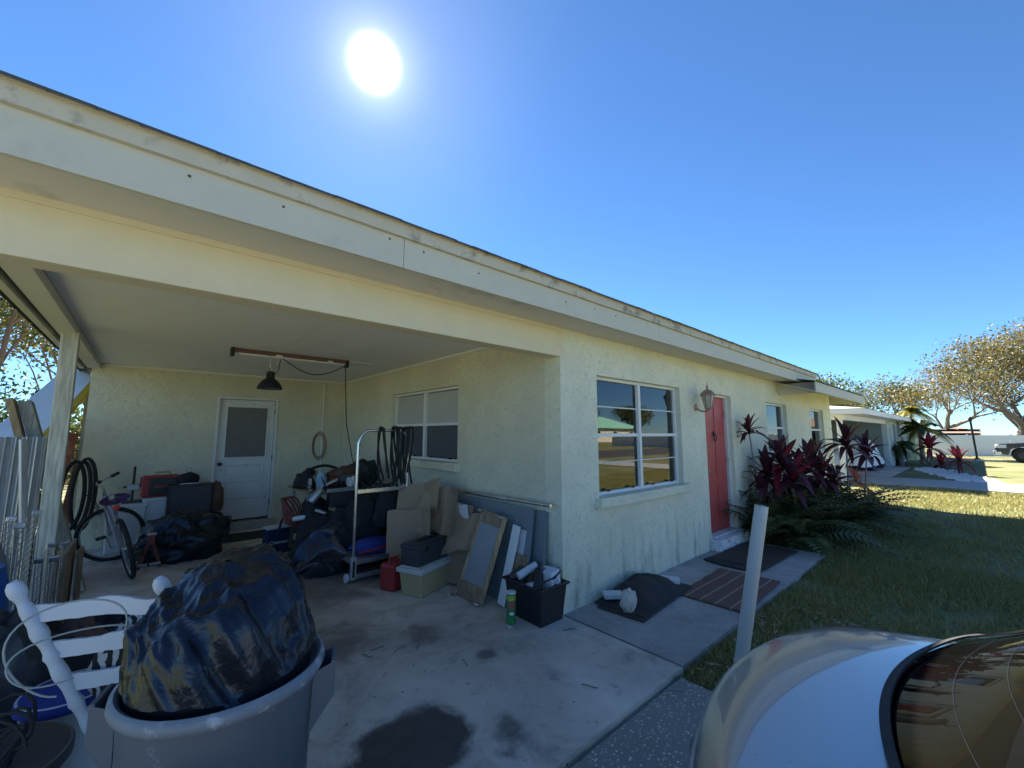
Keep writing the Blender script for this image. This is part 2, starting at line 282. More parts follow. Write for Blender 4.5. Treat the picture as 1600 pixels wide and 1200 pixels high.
M = dict(
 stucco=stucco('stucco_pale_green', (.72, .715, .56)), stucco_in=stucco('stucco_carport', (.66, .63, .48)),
 beam=mat('beam_paint', (.68, .62, .44), .7, var=.08, bmp=.15, bscale=30, dirt=(.56, .48, .29), dscale=2.2, dthr=.6),
 fascia=mat('fascia_paint', (.54, .53, .44), .6, var=.08, bmp=.15, bscale=18, dirt=(.47, .46, .38), dscale=4, dthr=.60),
 trim_dirty=mat('fascia_trim', (.54, .50, .39), .7, var=.15, dirt=(.24, .22, .17), dscale=6, dthr=.53),
 soffit=mat('soffit_paint', (.66, .63, .56), .75, var=.06, dirt=(.38, .37, .32), dscale=1.2, dthr=.6),
 ceil=mat('ceiling_paint', (.80, .79, .77), .75, var=.05, dirt=(.64, .63, .60), dscale=1.0, dthr=.6),
 white=mat('white_paint', (.74, .74, .72), .5, var=.05), whitedirty=mat('white_paint_worn', (.66, .66, .64), .6, var=.08, dirt=(.30, .26, .20), dscale=9, dthr=.6),
 shingle=mat('shingle', (.07, .075, .075), .95, var=.35, scale=40, bmp=.5), concrete=concrete('concrete', (.72, .645, .555), (.27, .23, .195), [(1.12, 2.02, .36, (.075, .068, .06), .42, .13), (1.95, 2.45, .12, (.17, .155, .14), .25, .08), (1.75, 3.0, .25, (.19, .165, .145), .6, .2), (1.2, 3.3, .4, (.21, .185, .16), .8, .3), (.4, 1.75, .6, (.16, .145, .13), .5, .25), (1.55, 1.75, .18, (.17, .155, .14), .5, .12), (1.5, 5.2, 1.6, (.20, .165, .14), 1.6, .9)]),
 walk=concrete('walk_concrete', (.44, .42, .40), (.22, .205, .19)), agg=aggregate('aggregate_drive'),
 step=mat('step_paint', (.72, .73, .74), .7, var=.08, dirt=(.25, .27, .24), dscale=14, dthr=.52),
 reddoor=mat('red_door', (.46, .07, .065), .45, var=.07, bmp=.05), grass=grassmat('lawn', (.125, .155, .04), (.24, .205, .09)),
 soil=mat('soil', (.12, .085, .055), .95, var=.4, scale=12, bmp=.6), asphalt=mat('asphalt', (.05, .05, .052), .9, var=.25, scale=20),
 pane=panemat('window_glass'), screen=mat('insect_screen', (.16, .155, .15), .8, var=.25, scale=3), screen_blue=mat('screen_dark', (.07, .08, .095), .35, var=.2, scale=2),
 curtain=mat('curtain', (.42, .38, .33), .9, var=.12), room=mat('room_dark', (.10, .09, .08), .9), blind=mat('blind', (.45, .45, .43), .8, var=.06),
 chrome=mat('chrome', (.62, .63, .65), .25, 1, var=.1), steel=mat('galvanised', (.42, .43, .44), .45, .8, var=.2, scale=9), blackm=mat('black_metal', (.02, .02, .022), .4, .3),
 black=mat('black_plastic', (.018, .018, .02), .45, var=.2), rubber=mat('rubber', (.018, .018, .018), .75, var=.3), darkgrey=mat('dark_grey_plastic', (.045, .047, .052), .5, var=.15),
 bag=bagmat('black_bag'), can=mat('grey_bin_plastic', (.115, .125, .14), .5, var=.15, scale=3, bmp=.06, bscale=8, dirt=(.30, .32, .34), dscale=9, dthr=.59),
 canrim=mat('grey_bin_rim', (.20, .215, .235), .5, var=.2, scale=5, dirt=(.55, .56, .57), dscale=10, dthr=.54),
 chairw=mat('chipped_white', (.62, .64, .67), .5, var=.07, dirt=(.22, .20, .15), dscale=16, dthr=.67), zebra=stripes('zebra', (.02, .02, .022), (.5, .5, .5), 0, 9, .55, dist=6),
 card=mat('cardboard', (.33, .235, .15), .85, var=.12, scale=3, dirt=(.25, .17, .10), dscale=2, dthr=.6), woodn=wood('pine', (.42, .29, .16)), woodg=wood('grey_wood', (.36, .36, .30)),
 ply=wood('plywood', (.30, .215, .13)), postm=wood('painted_post', (.56, .56, .47)), bluegrey=mat('blue_grey_door', (.17, .205, .22), .55, var=.1, dirt=(.11, .12, .12), dscale=3, dthr=.62),
 tan=mat('tan_plastic', (.46, .36, .19), .5, var=.08, dirt=(.3, .22, .12), dscale=5, dthr=.62), lidw=mat('lid_white', (.55, .54, .50), .5, var=.1, dirt=(.25, .22, .18), dscale=12, dthr=.58),
 red=mat('red_plastic', (.33, .03, .03), .45), redrust=mat('rust_red', (.20, .055, .04), .7, var=.3, dirt=(.3, .25, .22), dscale=6), blue=mat('blue_plastic', (.01, .09, .32), .45), bluecloth=mat('blue_cloth', (.025, .045, .26), .8),
 navy=mat('navy_cloth', (.012, .02, .06), .75), blackcloth=mat('black_cloth', (.017, .017, .019), .9, bmp=.2, bscale=60), whiteplast=mat('white_plastic', (.62, .64, .66), .45, var=.05, dirt=(.4, .4, .38), dscale=6, dthr=.66),
 paper=mat('paper', (.66, .68, .72), .7, var=.1, dirt=(.25, .38, .6), dscale=18, dthr=.62), purple=mat('purple_vinyl', (.20, .11, .27), .5), silver=mat('silver_paint', (.5, .51, .53), .35, .6),
 lilac=mat('lilac_paint', (.33, .32, .38), .35, .3), orange=mat('reflector', (.75, .06, .02), .3), yellow=mat('yellow_paint', (.60, .36, .02), .5), brown=mat('brown_leather', (.11, .05, .035), .6),
 tarp=mat('dark_rug_cloth', (.038, .034, .034), .95, var=.3, scale=20, bmp=.4, bscale=90), mat_=mat('coir_mat', (.055, .042, .034), .98, var=.35, scale=40, bmp=.6, bscale=150), matb=mat('mat_border', (.025, .025, .027), .9, var=.4, scale=60, bmp=.6, bscale=80),
 rug=stripes('striped_rug', (.17, .085, .07), (.33, .27, .22), 1, 2.35, .93), stone=mat('pale_stone', (.55, .50, .43), .9, var=.2, scale=14, bmp=.8, bscale=25), pvc=mat('pvc_post', (.50, .52, .50), .55, var=.06, dirt=(.28, .28, .25), dscale=9, dthr=.64),
 paintcar=None, tyre=mat('tyre', (.02, .02, .02), .85), glassd=glassmat('tinted_glass', (.003, .0027, .0024)), lens=mat('lamp_lens', (.7, .7, .7), .15),
 green=mat('green_tin', (.03, .24, .08), .35), redlab=mat('red_label', (.5, .08, .06), .4), tin=mat('tin_can', (.55, .55, .52), .3, .9), yellowlid=mat('yellow_green', (.45, .5, .08), .5),
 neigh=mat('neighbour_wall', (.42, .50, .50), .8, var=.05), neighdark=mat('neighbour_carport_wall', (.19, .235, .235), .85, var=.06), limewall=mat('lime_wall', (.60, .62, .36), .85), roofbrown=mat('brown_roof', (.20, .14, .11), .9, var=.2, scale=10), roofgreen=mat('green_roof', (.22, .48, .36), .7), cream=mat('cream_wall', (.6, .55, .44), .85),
 vinyl=mat('vinyl_fence', (.86, .87, .88), .5, var=.03), cover=mat('white_car_cover', (.78, .79, .80), .6, var=.05), navycar=None, bark=mat('bark', (.19, .165, .14), .95, var=.35, scale=4, bmp=.7, bscale=14), barkpine=mat('bark_reddish', (.17, .11, .08), .95, var=.35, scale=4, bmp=.7, bscale=14),
 leafor=leafmat('leaf_orange', (.21, .115, .05), (.16, .125, .05)), leafol=leafmat('leaf_olive', (.075, .095, .03), (.155, .135, .05)), leafgr=leafmat('leaf_green', (.035, .075, .018), (.085, .12, .03)), leafye=leafmat('leaf_yellow', (.19, .165, .05), (.13, .13, .045)),
 cord=leafmat('cordyline_dark', (.035, .010, .016), (.10, .018, .034), .18, .5), cordred=leafmat('cordyline_red', (.30, .02, .035), (.17, .012, .03), .3, .5), fern=leafmat('fern_green', (.075, .11, .035), (.20, .20, .08), .3), palm=leafmat('palm_green', (.02, .045, .015), (.05, .07, .02), .3), palmy=leafmat('palm_yellow', (.38, .30, .03), (.22, .22, .04), .4), pinkred=leafmat('bromeliad', (.5, .06, .05), (.65, .3, .2), .3),
 blade=leafmat('grass_blade', (.17, .20, .05), (.42, .35, .15), .3), litter=leafmat('dead_leaf', (.22, .15, .09), (.40, .31, .21), .1), pebble=mat('white_pebble', (.68, .67, .64), .8, var=.15, scale=30), cable=mat('pale_cable', (.33, .36, .33), .5), copper=mat('old_bronze', (.33, .24, .18), .45, .5, var=.3, scale=25), frosted=mat('frosted_glass', (.42, .38, .32), .25), fixture=mat('fixture_brown', (.16, .075, .06), .4), tubew=mat('fluorescent_tube', (.75, .75, .75), .3),
 puddle=None)
def carpaint(name, col):
    m, t, b = newmat(name); b.inputs['Base Color'].default_value = (*col, 1); b.inputs['Metallic'].default_value = .75; b.inputs['Roughness'].default_value = .32
    b.inputs['Coat Weight'].default_value = 1; b.inputs['Coat Roughness'].default_value = .03; bump(t, b, nz(t, 500, 2).outputs[0], .03, .001)
    n = nz(t, 60, 5, .7); r = ramp(t, n.outputs[0], [(.66, (0,0,0)), (.72, (1,1,1))]); c = mixc(t, r.outputs[0], col, (.12, .11, .09)); t.links.new(c, b.inputs['Base Color']); return m
M['paintcar'] = carpaint('champagne_paint', (.36, .36, .35)); M['navycar'] = mat('navy_paint', (.012, .014, .028), .3, coat=.5)
# ------------------------------------------------------------------ measured layout (metres; x along the facade, y into the carport)
X0, YW, YB, XL, ZC = 2.83, 2.521, 8.127, -.62, 2.535       # corner, front wall, back wall, left edge, ceiling
XE, ZG = 13.3, -.06                                         # end of front wall, lawn level
# ================================================================== the setting: ground, slabs, street
struct('ground', MB().add([(-300,-300,ZG),(300,-300,ZG),(300,300,ZG),(-300,300,ZG)], [(0,1,2,3)]), M['grass'])
def slab(name, pts, z, m, th=.14, edge=.012):                        # slab with a slightly ragged edge
    mb = MB(); P = []
    for a, b in zip(pts, pts[1:]+pts[:1]):
        a, b = Vector(a), Vector(b); n = max(1, int((b-a).length/.06)); d = (b-a).normalized(); nn = Vector((d.y, -d.x))
        for i in range(n):
            p = a + (b-a)*i/n; q = p - nn*(edge*(.5+.5*noise.noise(Vector((p.x*9, p.y*9, z))))); P.append((q.x, q.y))
    k_ = len(P)
    mb.add([(x, y, z) for x, y in P]+[(x, y, z-th) for x, y in P], [tuple(range(k_))]+[(i, i+k_, (i+1) % k_+k_, (i+1) % k_) for i in range(k_)])
    return struct(name, mb, m)
slab('carport_slab', [(-1.05, 1.45), (2.815, 1.45), (2.815, 8.2), (-1.05, 8.2)], 0, M['concrete'])
slab('walkway_slab', [(2.835, 1.46), (6.72, 1.46), (6.72, 2.56), (2.835, 2.56)], -.004, M['walk'])
slab('driveway', [(-4.2, -11.5), (2.74, -11.5), (2.74, 1.435), (-4.2, 1.435)], -.024, M['agg'])  # left part widened out of view, added for greyer reflections and bounce
struct('street', MB().box(-200, 260, -18.5, -11.5, -.2, -.045), M['asphalt'])
struct('carport_slab_next_door', MB().box(20.6, 27.2, 2.3, 8.0, -.2, -.03), M['walk'])
struct('driveway_next_door', MB().box(17.8, 20.6, -11.5, 8.0, -.2, -.035), mat('pale_concrete', (.34, .335, .32), .85))
# ================================================================== the house
house = thing('house', 'pale green stucco house with carport, red front door and dirty white eaves', 'house', (X0, YW, 0))
def wallmb(mb, ax, c0, c1, a0, a1, z0, z1, ops, m=0):
    A = sorted({a0, a1, *[o[0] for o in ops], *[o[1] for o in ops]}); Z = sorted({z0, z1, *[o[2] for o in ops], *[o[3] for o in ops]})
    P = lambda a, c, z: (a, c, z) if ax == 'x' else (c, a, z)
    def solid(i, j):
        if i < 0 or j < 0 or i >= len(A)-1 or j >= len(Z)-1: return False
        a, z = (A[i]+A[i+1])/2, (Z[j]+Z[j+1])/2
        return not any(o[0] < a < o[1] and o[2] < z < o[3] for o in ops)
    for i in range(len(A)-1):
        for j in range(len(Z)-1):
            if not solid(i, j): continue
            a, b, z, y = A[i], A[i+1], Z[j], Z[j+1]
            mb.add([P(a,c0,z), P(b,c0,z), P(b,c0,y), P(a,c0,y)], [(0,1,2,3)], m); mb.add([P(a,c1,z), P(b,c1,z), P(b,c1,y), P(a,c1,y)], [(3,2,1,0)], m)
            if not solid(i-1, j): mb.add([P(a,c0,z), P(a,c1,z), P(a,c1,y), P(a,c0,y)], [(3,2,1,0)], m)
            if not solid(i+1, j): mb.add([P(b,c0,z), P(b,c1,z), P(b,c1,y), P(b,c0,y)], [(0,1,2,3)], m)
            if not solid(i, j-1): mb.add([P(a,c0,z), P(b,c0,z), P(b,c1,z), P(a,c1,z)], [(3,2,1,0)], m)
            if not solid(i, j+1): mb.add([P(a,c0,y), P(b,c0,y), P(b,c1,y), P(a,c1,y)], [(0,1,2,3)], m)
    return mb
FW = (3.38, 5.13, .93, 2.14); FD = (5.84, 6.78, .14, 2.13); W2 = (8.38, 9.58, 1.2, 2.12); W3 = (11.33, 12.5, 1.16, 2.12)
SW = (4.18, 6.0, 1.2, 2.145); BD = (.845, 1.72, .12, 2.15)
wallmb(MB(), 'x', YW, YW+.2, X0, XE, -.1, 2.6, [FW, FD, W2, W3]).build('wall', M['stucco'], house)
wallmb(MB(), 'y', X0, X0+.2, YW+.2, YB, -.1, 2.6, [SW]).build('wall', M['stucco_in'], house)
wallmb(MB(), 'x', YB, YB+.2, XL, X0+.2, -.1, 2.6, [BD]).build('wall', M['stucco_in'], house)
MB().box(XE-.2, XE, YW+.2, 10.4, -.1, 2.6).build('wall', M['stucco'], house)
MB().box(XL, XE-.2, 10.2, 10.4, -.1, 2.6).build('wall', M['stucco'], house)
MB().box(XL, XL+.2, YB+.2, 10.2, -.1, 2.6).build('wall', M['stucco'], house)
# beam over the carport opening, posts and the side beam
beam = MB().box(-.80, 2.872, YW-.004, YW+.14, 2.262, 2.55).build('beam', M['beam'], house, bevel=.006)
MB().box(-.80, 2.80, YW-.012, YW-.002, 2.50, 2.534).build('trim_strip', M['beam'], beam)
for py, px_t, px_b in ((5.43, -.575, -.555), (2.60, -.74, -.74)):
    MB().bar((px_b, py, 0), (px_t, py, 2.47), .115, .10, up=(0, 1, 0)).build('post', M['postm'], house, bevel=.006)
MB().bar((-.60, 2.66, 2.497), (-.60, YB, 2.497), .13, .075).build('side_beam', M['soffit'], house, bevel=.004)
MB().bar((-.72, 2.66, 2.49), (-.72, YB, 2.49), .045, .10).build('side_beam', M['fascia'], house)
# carport ceiling in panels with thin joints
ys = [2.66, 3.90, 5.12, 6.34, 7.56, YB]
for a, b in zip(ys, ys[1:]):
    for x, y in ((-.535, 1.15), (1.156, 2.83)):
        MB().box(x, y, a+.002, b-.002, ZC, ZC+.012).build('ceiling_panel', M['ceil'], house)
MB().box(-.78, X0+.2, 2.60, YB+.3, ZC+.02, ZC+.04).build('ceiling_backing', M['black'], house)
trim = MB(); trim.box(X0-.022, X0-.001, 2.67, YB, ZC-.03, ZC-.001); trim.box(-.5, X0-.022, YB-.022, YB-.001, ZC-.03, ZC-.001)
trim.build('ceiling_trim', M['white'], house)
# soffits, fascia, roof
YF, XR, XS = 2.13, 13.45, 10.22; YL, XLo = 1.85, 8.86
MB().box(-.80, XS+.1, YF+.02, YW-.001, 2.533, 2.548).build('soffit', M['soffit'], house)
MB().add([(XLo, YL+.02, 2.30), (XR-.02, YL+.02, 2.30), (XR-.02, YW-.002, 2.52), (XLo, YW-.002, 2.52), (XLo, YL+.02, 2.312), (XR-.02, YL+.02, 2.312), (XR-.02, YW-.002, 2.531), (XLo, YW-.002, 2.531)], [(3,2,1,0),(4,5,6,7),(0,1,5,4),(1,2,6,5),(2,3,7,6),(3,0,4,7)]).build('soffit', M['soffit'], house)
fx = [-.82, 1.05, 3.95, 7.05, XS]
for a, b in zip(fx, fx[1:]):
    MB().box(a, b-.003, YF, YF+.024, 2.505, 2.715).build('fascia_board', M['fascia'], house, bevel=.003)
up = MB()
for i in range(60):
    a = -.82+(XS+.82)*i/60; b = -.82+(XS+.82)*(i+1)/60; up.box(a, b, YF-.026, YF-.002, 2.68+.003*noise.noise(Vector((a, 0, 0))), 2.756)
up.build('fascia_trim', M['trim_dirty'], house)
MB().box(-.84, XS+.02, YF-.04, YF+.01, 2.756, 2.763).build('drip_edge', M['trim_dirty'], house)
MB().box(XLo, XR, YL, YL+.022, 2.29, 2.475).build('fascia_board', M['fascia'], house, bevel=.003)
MB().box(XLo+.3, XLo+.32, YL+.022, YW-.01, 2.29, 2.50).build('eave_end', M['soffit'], house)
MB().box(XR-.024, XR-.001, YL+.022, 10.8, 2.31, 2.60).build('fascia_board', M['fascia'], house)
# small nail heads, knots and a knocked hole in the fascia
for u, v in ((296, 275), (443, 323), (609, 373), (662, 394), (748, 427), (884, 472), (929, 483), (962, 494), (1195, 575)):
    p = PY(u, v, YF); kn = MB(); kn.lathe([(.007, 0), (.006, .002), (0, .003)], 8, (p.x, YF-.0005, min(max(p.z, 2.53), 2.7)), axis=(0, -1, 0)); kn.build('knot', M['soil'], house)
# roof: two slopes with courses of shingles; ragged shingle edge at the eave
def zroof(y): return 2.765+.25*(y-YF) if y < 6.4 else 2.765+.25*(6.4-YF)-.25*(y-6.4)
rf = MB(); rows = 36
for i in range(rows):
    ya = YF-.055+(6.4-YF+.055)*i/rows; yb = YF-.055+(6.4-YF+.055)*(i+1)/rows+.01
    n = 90
    for j in range(n):
        xa = -.85+(XS+.9)*(j+(.5 if i % 2 else 0))/n; xb = xa+(XS+.9)/n-(.006 if i else .0)
        if xb > XS+.06: continue
        dy = random.uniform(-.008, .008) if i else random.uniform(-.006, .005); dz = random.uniform(0, .004)
        rf.add([(xa, ya+dy, zroof(ya)+.009+dz*.6), (xb, ya+dy, zroof(ya)+.009+dz*.6), (xb, yb, zroof(yb)+.003), (xa, yb, zroof(yb)+.003),
                (xa, ya+dy, zroof(ya)-.002), (xb, ya+dy, zroof(ya)-.002)], [(0,1,2,3), (4,5,1,0), (0,3,4), (1,5,2)])
roof = MB()
roof.add([(-.84, YF-.045, 2.766), (XS+.04, YF-.045, 2.766), (XS+.04, 6.4, zroof(6.4)), (-.84, 6.4, zroof(6.4)), (XS+.04, 10.8, zroof(10.8)), (-.84, 10.8, zroof(10.8))], [(0,1,2,3), (3,2,4,5)])
roof.add([(XS-.4, YL-.03, 2.482), (XR+.03, YL-.03, 2.482), (XR+.03, 6.4, 3.62), (XS-.4, 6.4, 3.62), (XR+.03, 10.8, 2.52), (XS-.4, 10.8, 2.52)], [(0,1,2,3), (3,2,4,5)]); roof.add([(XLo-.02, YL-.03, 2.481), (XS-.4, YL-.03, 2.481), (XS-.4, YF+.03, 2.553), (XLo-.02, YF+.03, 2.553)], [(0,1,2,3)])
roof.add([(-.82, YF, 2.70), (-.82, 10.8, 2.70), (-.82, 6.4, zroof(6.4)-.01)], [(0,1,2)]); roof.add([(-.82, YF, 2.5), (-.82, 10.8, 2.5), (-.82, 10.8, 2.72), (-.82, YF, 2.72)], [(0,1,2,3)])
roof.add([(XR, YL+.03, 2.47), (XR, 10.8, 2.5), (XR, 6.4, 3.61)], [(2,1,0)]); roof.add([(XS+.03, YF, 2.5), (XS+.03, 10.8, 2.5), (XS+.03, 6.4, zroof(6.4)-.01)], [(2,1,0)])
ro = roof.build('roof', M['shingle'], house)
sh = rf.build('shingle', M['shingle'], ro); sh['kind'] = 'stuff'
# rooms behind the windows (floor, back wall), so the glass looks into something
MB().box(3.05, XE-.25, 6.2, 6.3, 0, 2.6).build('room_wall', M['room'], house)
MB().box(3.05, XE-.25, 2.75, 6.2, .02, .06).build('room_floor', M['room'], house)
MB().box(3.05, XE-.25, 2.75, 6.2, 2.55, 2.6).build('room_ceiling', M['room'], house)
# ---- windows: ax 'x' faces -y, ax 'y' faces -x
def window(ax, c, op, cols, bars, sill, screens=None, curtain=True, split=None):
    a0, a1, z0, z1 = op; g = c+.095
    B = (lambda mb, a, b, y0, y1, z, zz: mb.box(a, b, y0, y1, z, zz)) if ax == 'x' else (lambda mb, a, b, y0, y1, z, zz: mb.box(y0, y1, a, b, z, zz))
    wroot = MB(); f = .032
    B(wroot, a0, a1, g-.03, g+.03, z1-f, z1); B(wroot, a0, a1, g-.03, g+.03, z0, z0+f); B(wroot, a0, a0+f, g-.03, g+.03, z0+f, z1-f); B(wroot, a1-f, a1, g-.03, g+.03, z0+f, z1-f)
    wo = wroot.build('window', M['white'], house, bevel=.003)
    w_ = (a1-a0-2*f)/cols
    for ci in range(cols):
        x0 = a0+f+ci*w_; x1 = x0+w_
        if ci:
            mb = MB(); B(mb, x0-.024, x0+.024, g-.04, g+.028, z0+f, z1-f); mb.build('mullion', M['white'], wo, bevel=.003)
        xa, xb = x0+(.024 if ci else 0), x1-(.024 if ci < cols-1 else 0)
        zs = [z1-f]+[z1-(z1-z0)*q for q, _ in bars]+[z0+f]
        for q, wd in bars:
            mb = MB(); zz = z1-(z1-z0)*q; B(mb, xa, xb, g-.028 if wd > .02 else g-.012, g+.02, zz-wd/2, zz+wd/2); mb.build('glazing_bar', M['white'], wo)
        for qi, (za, zb) in enumerate(zip(zs, zs[1:])):
            mb = MB(); B(mb, xa+.001, xb-.001, g-.002, g+.003, zb+.008, za-.008)
            mb.build('pane', M[screens[qi]] if screens else M['pane'], wo)
        for s_ in (.25, .8):
            mb = MB(); xx = xa+(xb-xa)*s_; B(mb, xx-.02, xx+.02, g-.05, g-.03, z0+f, z0+f+.018); mb.build('latch', M['blackm'], wo)
    if sill:
        mb = MB(); B(mb, a0-.06, a1+.09, c-.075, c+.06, z0-.1, z0-.001); mb.build('sill', M['stucco'] if ax == 'x' else M['stucco_in'], wo, bevel=.01)
    if curtain:
        mb = MB(); amp = .035
        def cf(x0, x1):
            def fn(u, v):
                a = x0+(x1-x0)*u; d = g+.16+amp*math.sin(a*52+1.5*math.sin(a*9))*(.6+.4*v); z = z0-.1+(z1-z0+.1)*v
                return (a, d, z) if ax == 'x' else (d, a, z)
            return fn
        for s0, s1 in split or ((0, .25), (.72, 1)): mb.grid(cf(a0+(a1-a0)*s0, a0+(a1-a0)*s1), 60, 4)
        mb.build('curtain', M['curtain'], wo, smooth=True, sharp=80)
    return wo
window('x', YW, FW, 2, [(.255, .012), (.5, .034), (.735, .010)], True, split=((0, .1), (.40, .66), (.9, 1)))
window('x', YW, W2, 1, [(.5, .034)], True, split=((0, .3), (.6, 1)))
window('x', YW, W3, 1, [(.5, .034)], True, split=((0, .35), (.7, 1)))
window('y', X0, SW, 2, [(.5, .034)], True, screens=['blind', 'screen_blue'], curtain=False)
# ---- doors
def panel_door(name, mtl, x0, x1, y, z0, z1, th=.045):
    d = MB().box(x0, x1, y, y+th, z0, z1).build(name, mtl, house, bevel=.003); return d
fd = panel_door('door', M['reddoor'], FD[0]+.05, FD[1]-.05, YW+.10, .16, 2.09)
fx0, fx1 = FD[0]+.05, FD[1]-.05; wdt = (fx1-fx0-.11*2-.09)/2
for za, zb in ((.27, .80), (.92, 1.42), (1.56, 1.98)):
    for i in range(2):
        a = fx0+.11+i*(wdt+.09); mb = MB(); e = .03                  # raised panel: a frame groove then a field
        mb.add([(a,YW+.0995,za),(a+wdt,YW+.0995,za),(a+wdt,YW+.0995,zb),(a,YW+.0995,zb),(a+e,YW+.115,za+e),(a+wdt-e,YW+.115,za+e),(a+wdt-e,YW+.115,zb-e),(a+e,YW+.115,zb-e)], [(0,1,5,4),(1,2,6,5),(2,3,7,6),(3,0,4,7)])
        mb.box(a+.004, a+wdt-.004, YW+.092, YW+.0985, za+.004, zb-.004)
        mb.build('door_panel', M['reddoor'], fd, bevel=.006)
mb = MB(); kc = Vector(((fx0+fx1)/2, YW+.088, 1.50)); mb.lathe([(.0, .0), (.03, .004), (.035, .012), (.02, .02), (0, .024)], 16, kc+Vector((0,.01,.05)), axis=(0,-1,0))
mb.tube([kc+Vector((.036*math.sin(t_), -.018, .04-.05+.05*math.cos(t_))) for t_ in np.linspace(0, 2*math.pi, 17)[:-1]], .008, 8, closed=True); mb.build('knocker', M['blackm'], fd, smooth=True)
mb = MB(); kx = fx0+.06; mb.lathe([(.028, 0), (.028, .006), (.012, .01), (.012, .04), (.027, .05), (.03, .065), (.02, .08), (0, .082)], 16, (kx, YW+.1, 1.02), axis=(0,-1,0)); mb.build('handle', M['copper'], fd, smooth=True)
fr = MB(); fr.box(FD[0], FD[0]+.045, YW+.06, YW+.16, .14, 2.13); fr.box(FD[1]-.045, FD[1], YW+.06, YW+.16, .14, 2.13); fr.box(FD[0]+.045, FD[1]-.045, YW+.06, YW+.16, 2.095, 2.13); fr.build('door_frame', M['whitedirty'], house, bevel=.003)
for hz in (.45, 1.15, 1.85): MB().box(FD[1]-.062, FD[1]-.05, YW+.09, YW+.099, hz-.05, hz+.05).build('hinge', M['copper'], fd)
MB().box(FD[0]-.05, FD[1]+.04, YW-.13, YW-.001, -.004, .135).build('door_step', M['step'], house, bevel=.008)
MB().box(FD[0]+.046, FD[1]-.046, YW-.025, YW+.098, .141, .157).build('threshold', M['step'], house)
# back door: white half-glazed door with three low panels and an insect screen
BY = YB+.045
bd = panel_door('door', M['whitedirty'], BD[0]+.04, BD[1]-.04, BY, .16, 2.11)
bx0, bx1 = BD[0]+.04, BD[1]-.04
MB().box(bx0+.11, bx1-.11, BY-.012, BY-.001, 1.16, 1.99).build('screen', M['screen'], bd)
g = MB(); g.box(bx0+.085, bx1-.085, BY-.022, BY-.0005, 1.985, 2.012); g.box(bx0+.085, bx1-.085, BY-.022, BY-.0005, 1.135, 1.165); g.box(bx0+.085, bx0+.112, BY-.022, BY-.0005, 1.165, 1.985); g.box(bx1-.112, bx1-.085, BY-.022, BY-.0005, 1.165, 1.985); g.build('screen_frame', M['whitedirty'], bd, bevel=.002)
for za, zb in ((.30, .50), (.57, .77), (.84, 1.04)):
    mb = MB(); e = .025; a, b_ = bx0+.12, bx1-.12
    mb.add([(a,BY-.012,za),(b_,BY-.012,za),(b_,BY-.012,zb),(a,BY-.012,zb),(a+e,BY-.001,za+e),(b_-e,BY-.001,za+e),(b_-e,BY-.001,zb-e),(a+e,BY-.001,zb-e)], [(0,1,5,4),(1,2,6,5),(2,3,7,6),(3,0,4,7)])
    mb.build('door_panel', M['whitedirty'], bd)
    MB().box(a+e+.01, b_-e-.01, BY-.008, BY-.0012, za+e+.01, zb-e-.01).build('door_panel', M['whitedirty'], bd, bevel=.004)
mb = MB(); mb.lathe([(.03, 0), (.03, .006), (.012, .01), (.012, .04), (.027, .05), (.03, .065), (.02, .078), (0, .08)], 16, (bx0+.055, BY, 1.06), axis=(0,-1,0)); mb.build('handle', M['blackm'], bd, smooth=True)
fr = MB(); fr.box(BD[0], BD[0]+.035, YB-.012, YB+.10, .12, 2.15); fr.box(BD[1]-.035, BD[1], YB-.012, YB+.10, .12, 2.15); fr.box(BD[0]+.035, BD[1]-.035, YB-.012, YB+.10, 2.115, 2.15); fr.build('door_frame', M['whitedirty'], house, bevel=.003)
MB().box(BD[0]-.03, BD[1]+.05, YB-.10, YB-.014, 0, .13).build('door_step', M['walk'], house, bevel=.01)
for hz in (.40, 1.14, 1.93): MB().box(bx1-.005, bx1+.02, BY-.02, BY-.001, hz-.045, hz+.045).build('hinge', M['blackm'], bd)
# ================================================================== things hung on or fixed to the house
# fluorescent fixture on the ceiling
p0, p1 = Vector((.68, 5.62, 2.5)), Vector((1.98, 5.62, 2.5))
fx = thing('strip_light', 'brown fluorescent strip light fixed under the carport ceiling', 'light fixture', (1.3, 5.62, 2.535))
MB().box(.66, 2.0, 5.592, 5.648, 2.49, 2.534).build('housing', M['fixture'], fx, bevel=.004)
MB().tube([(.74, 5.60, 2.473), (1.95, 5.60, 2.473)], .013, 10).build('tube', M['tubew'], fx, smooth=True)
for a in (.665, 1.96): MB().box(a, a+.035, 5.57, 5.67, 2.435, 2.534).build('end_cap', M['blackm'], fx, bevel=.003)
for a in (1.12, 1.72): MB().box(a, a+.07, 5.572, 5.582, 2.47, 2.50).build('clip', M['white'], fx)
MB().tube([(1.20+.75*i/14, 5.59, 2.46-.16*math.sin(math.pi*i/14)) for i in range(15)], .006, 6).build('cord', M['rubber'], fx, smooth=True)
MB().box(1.55, 1.57, 5.7, 5.98, 2.52, 2.534).build('wire_cover', M['white'], fx); MB().box(2.0, 2.34, 5.61, 5.63, 2.52, 2.534).build('wire_cover', M['white'], fx)
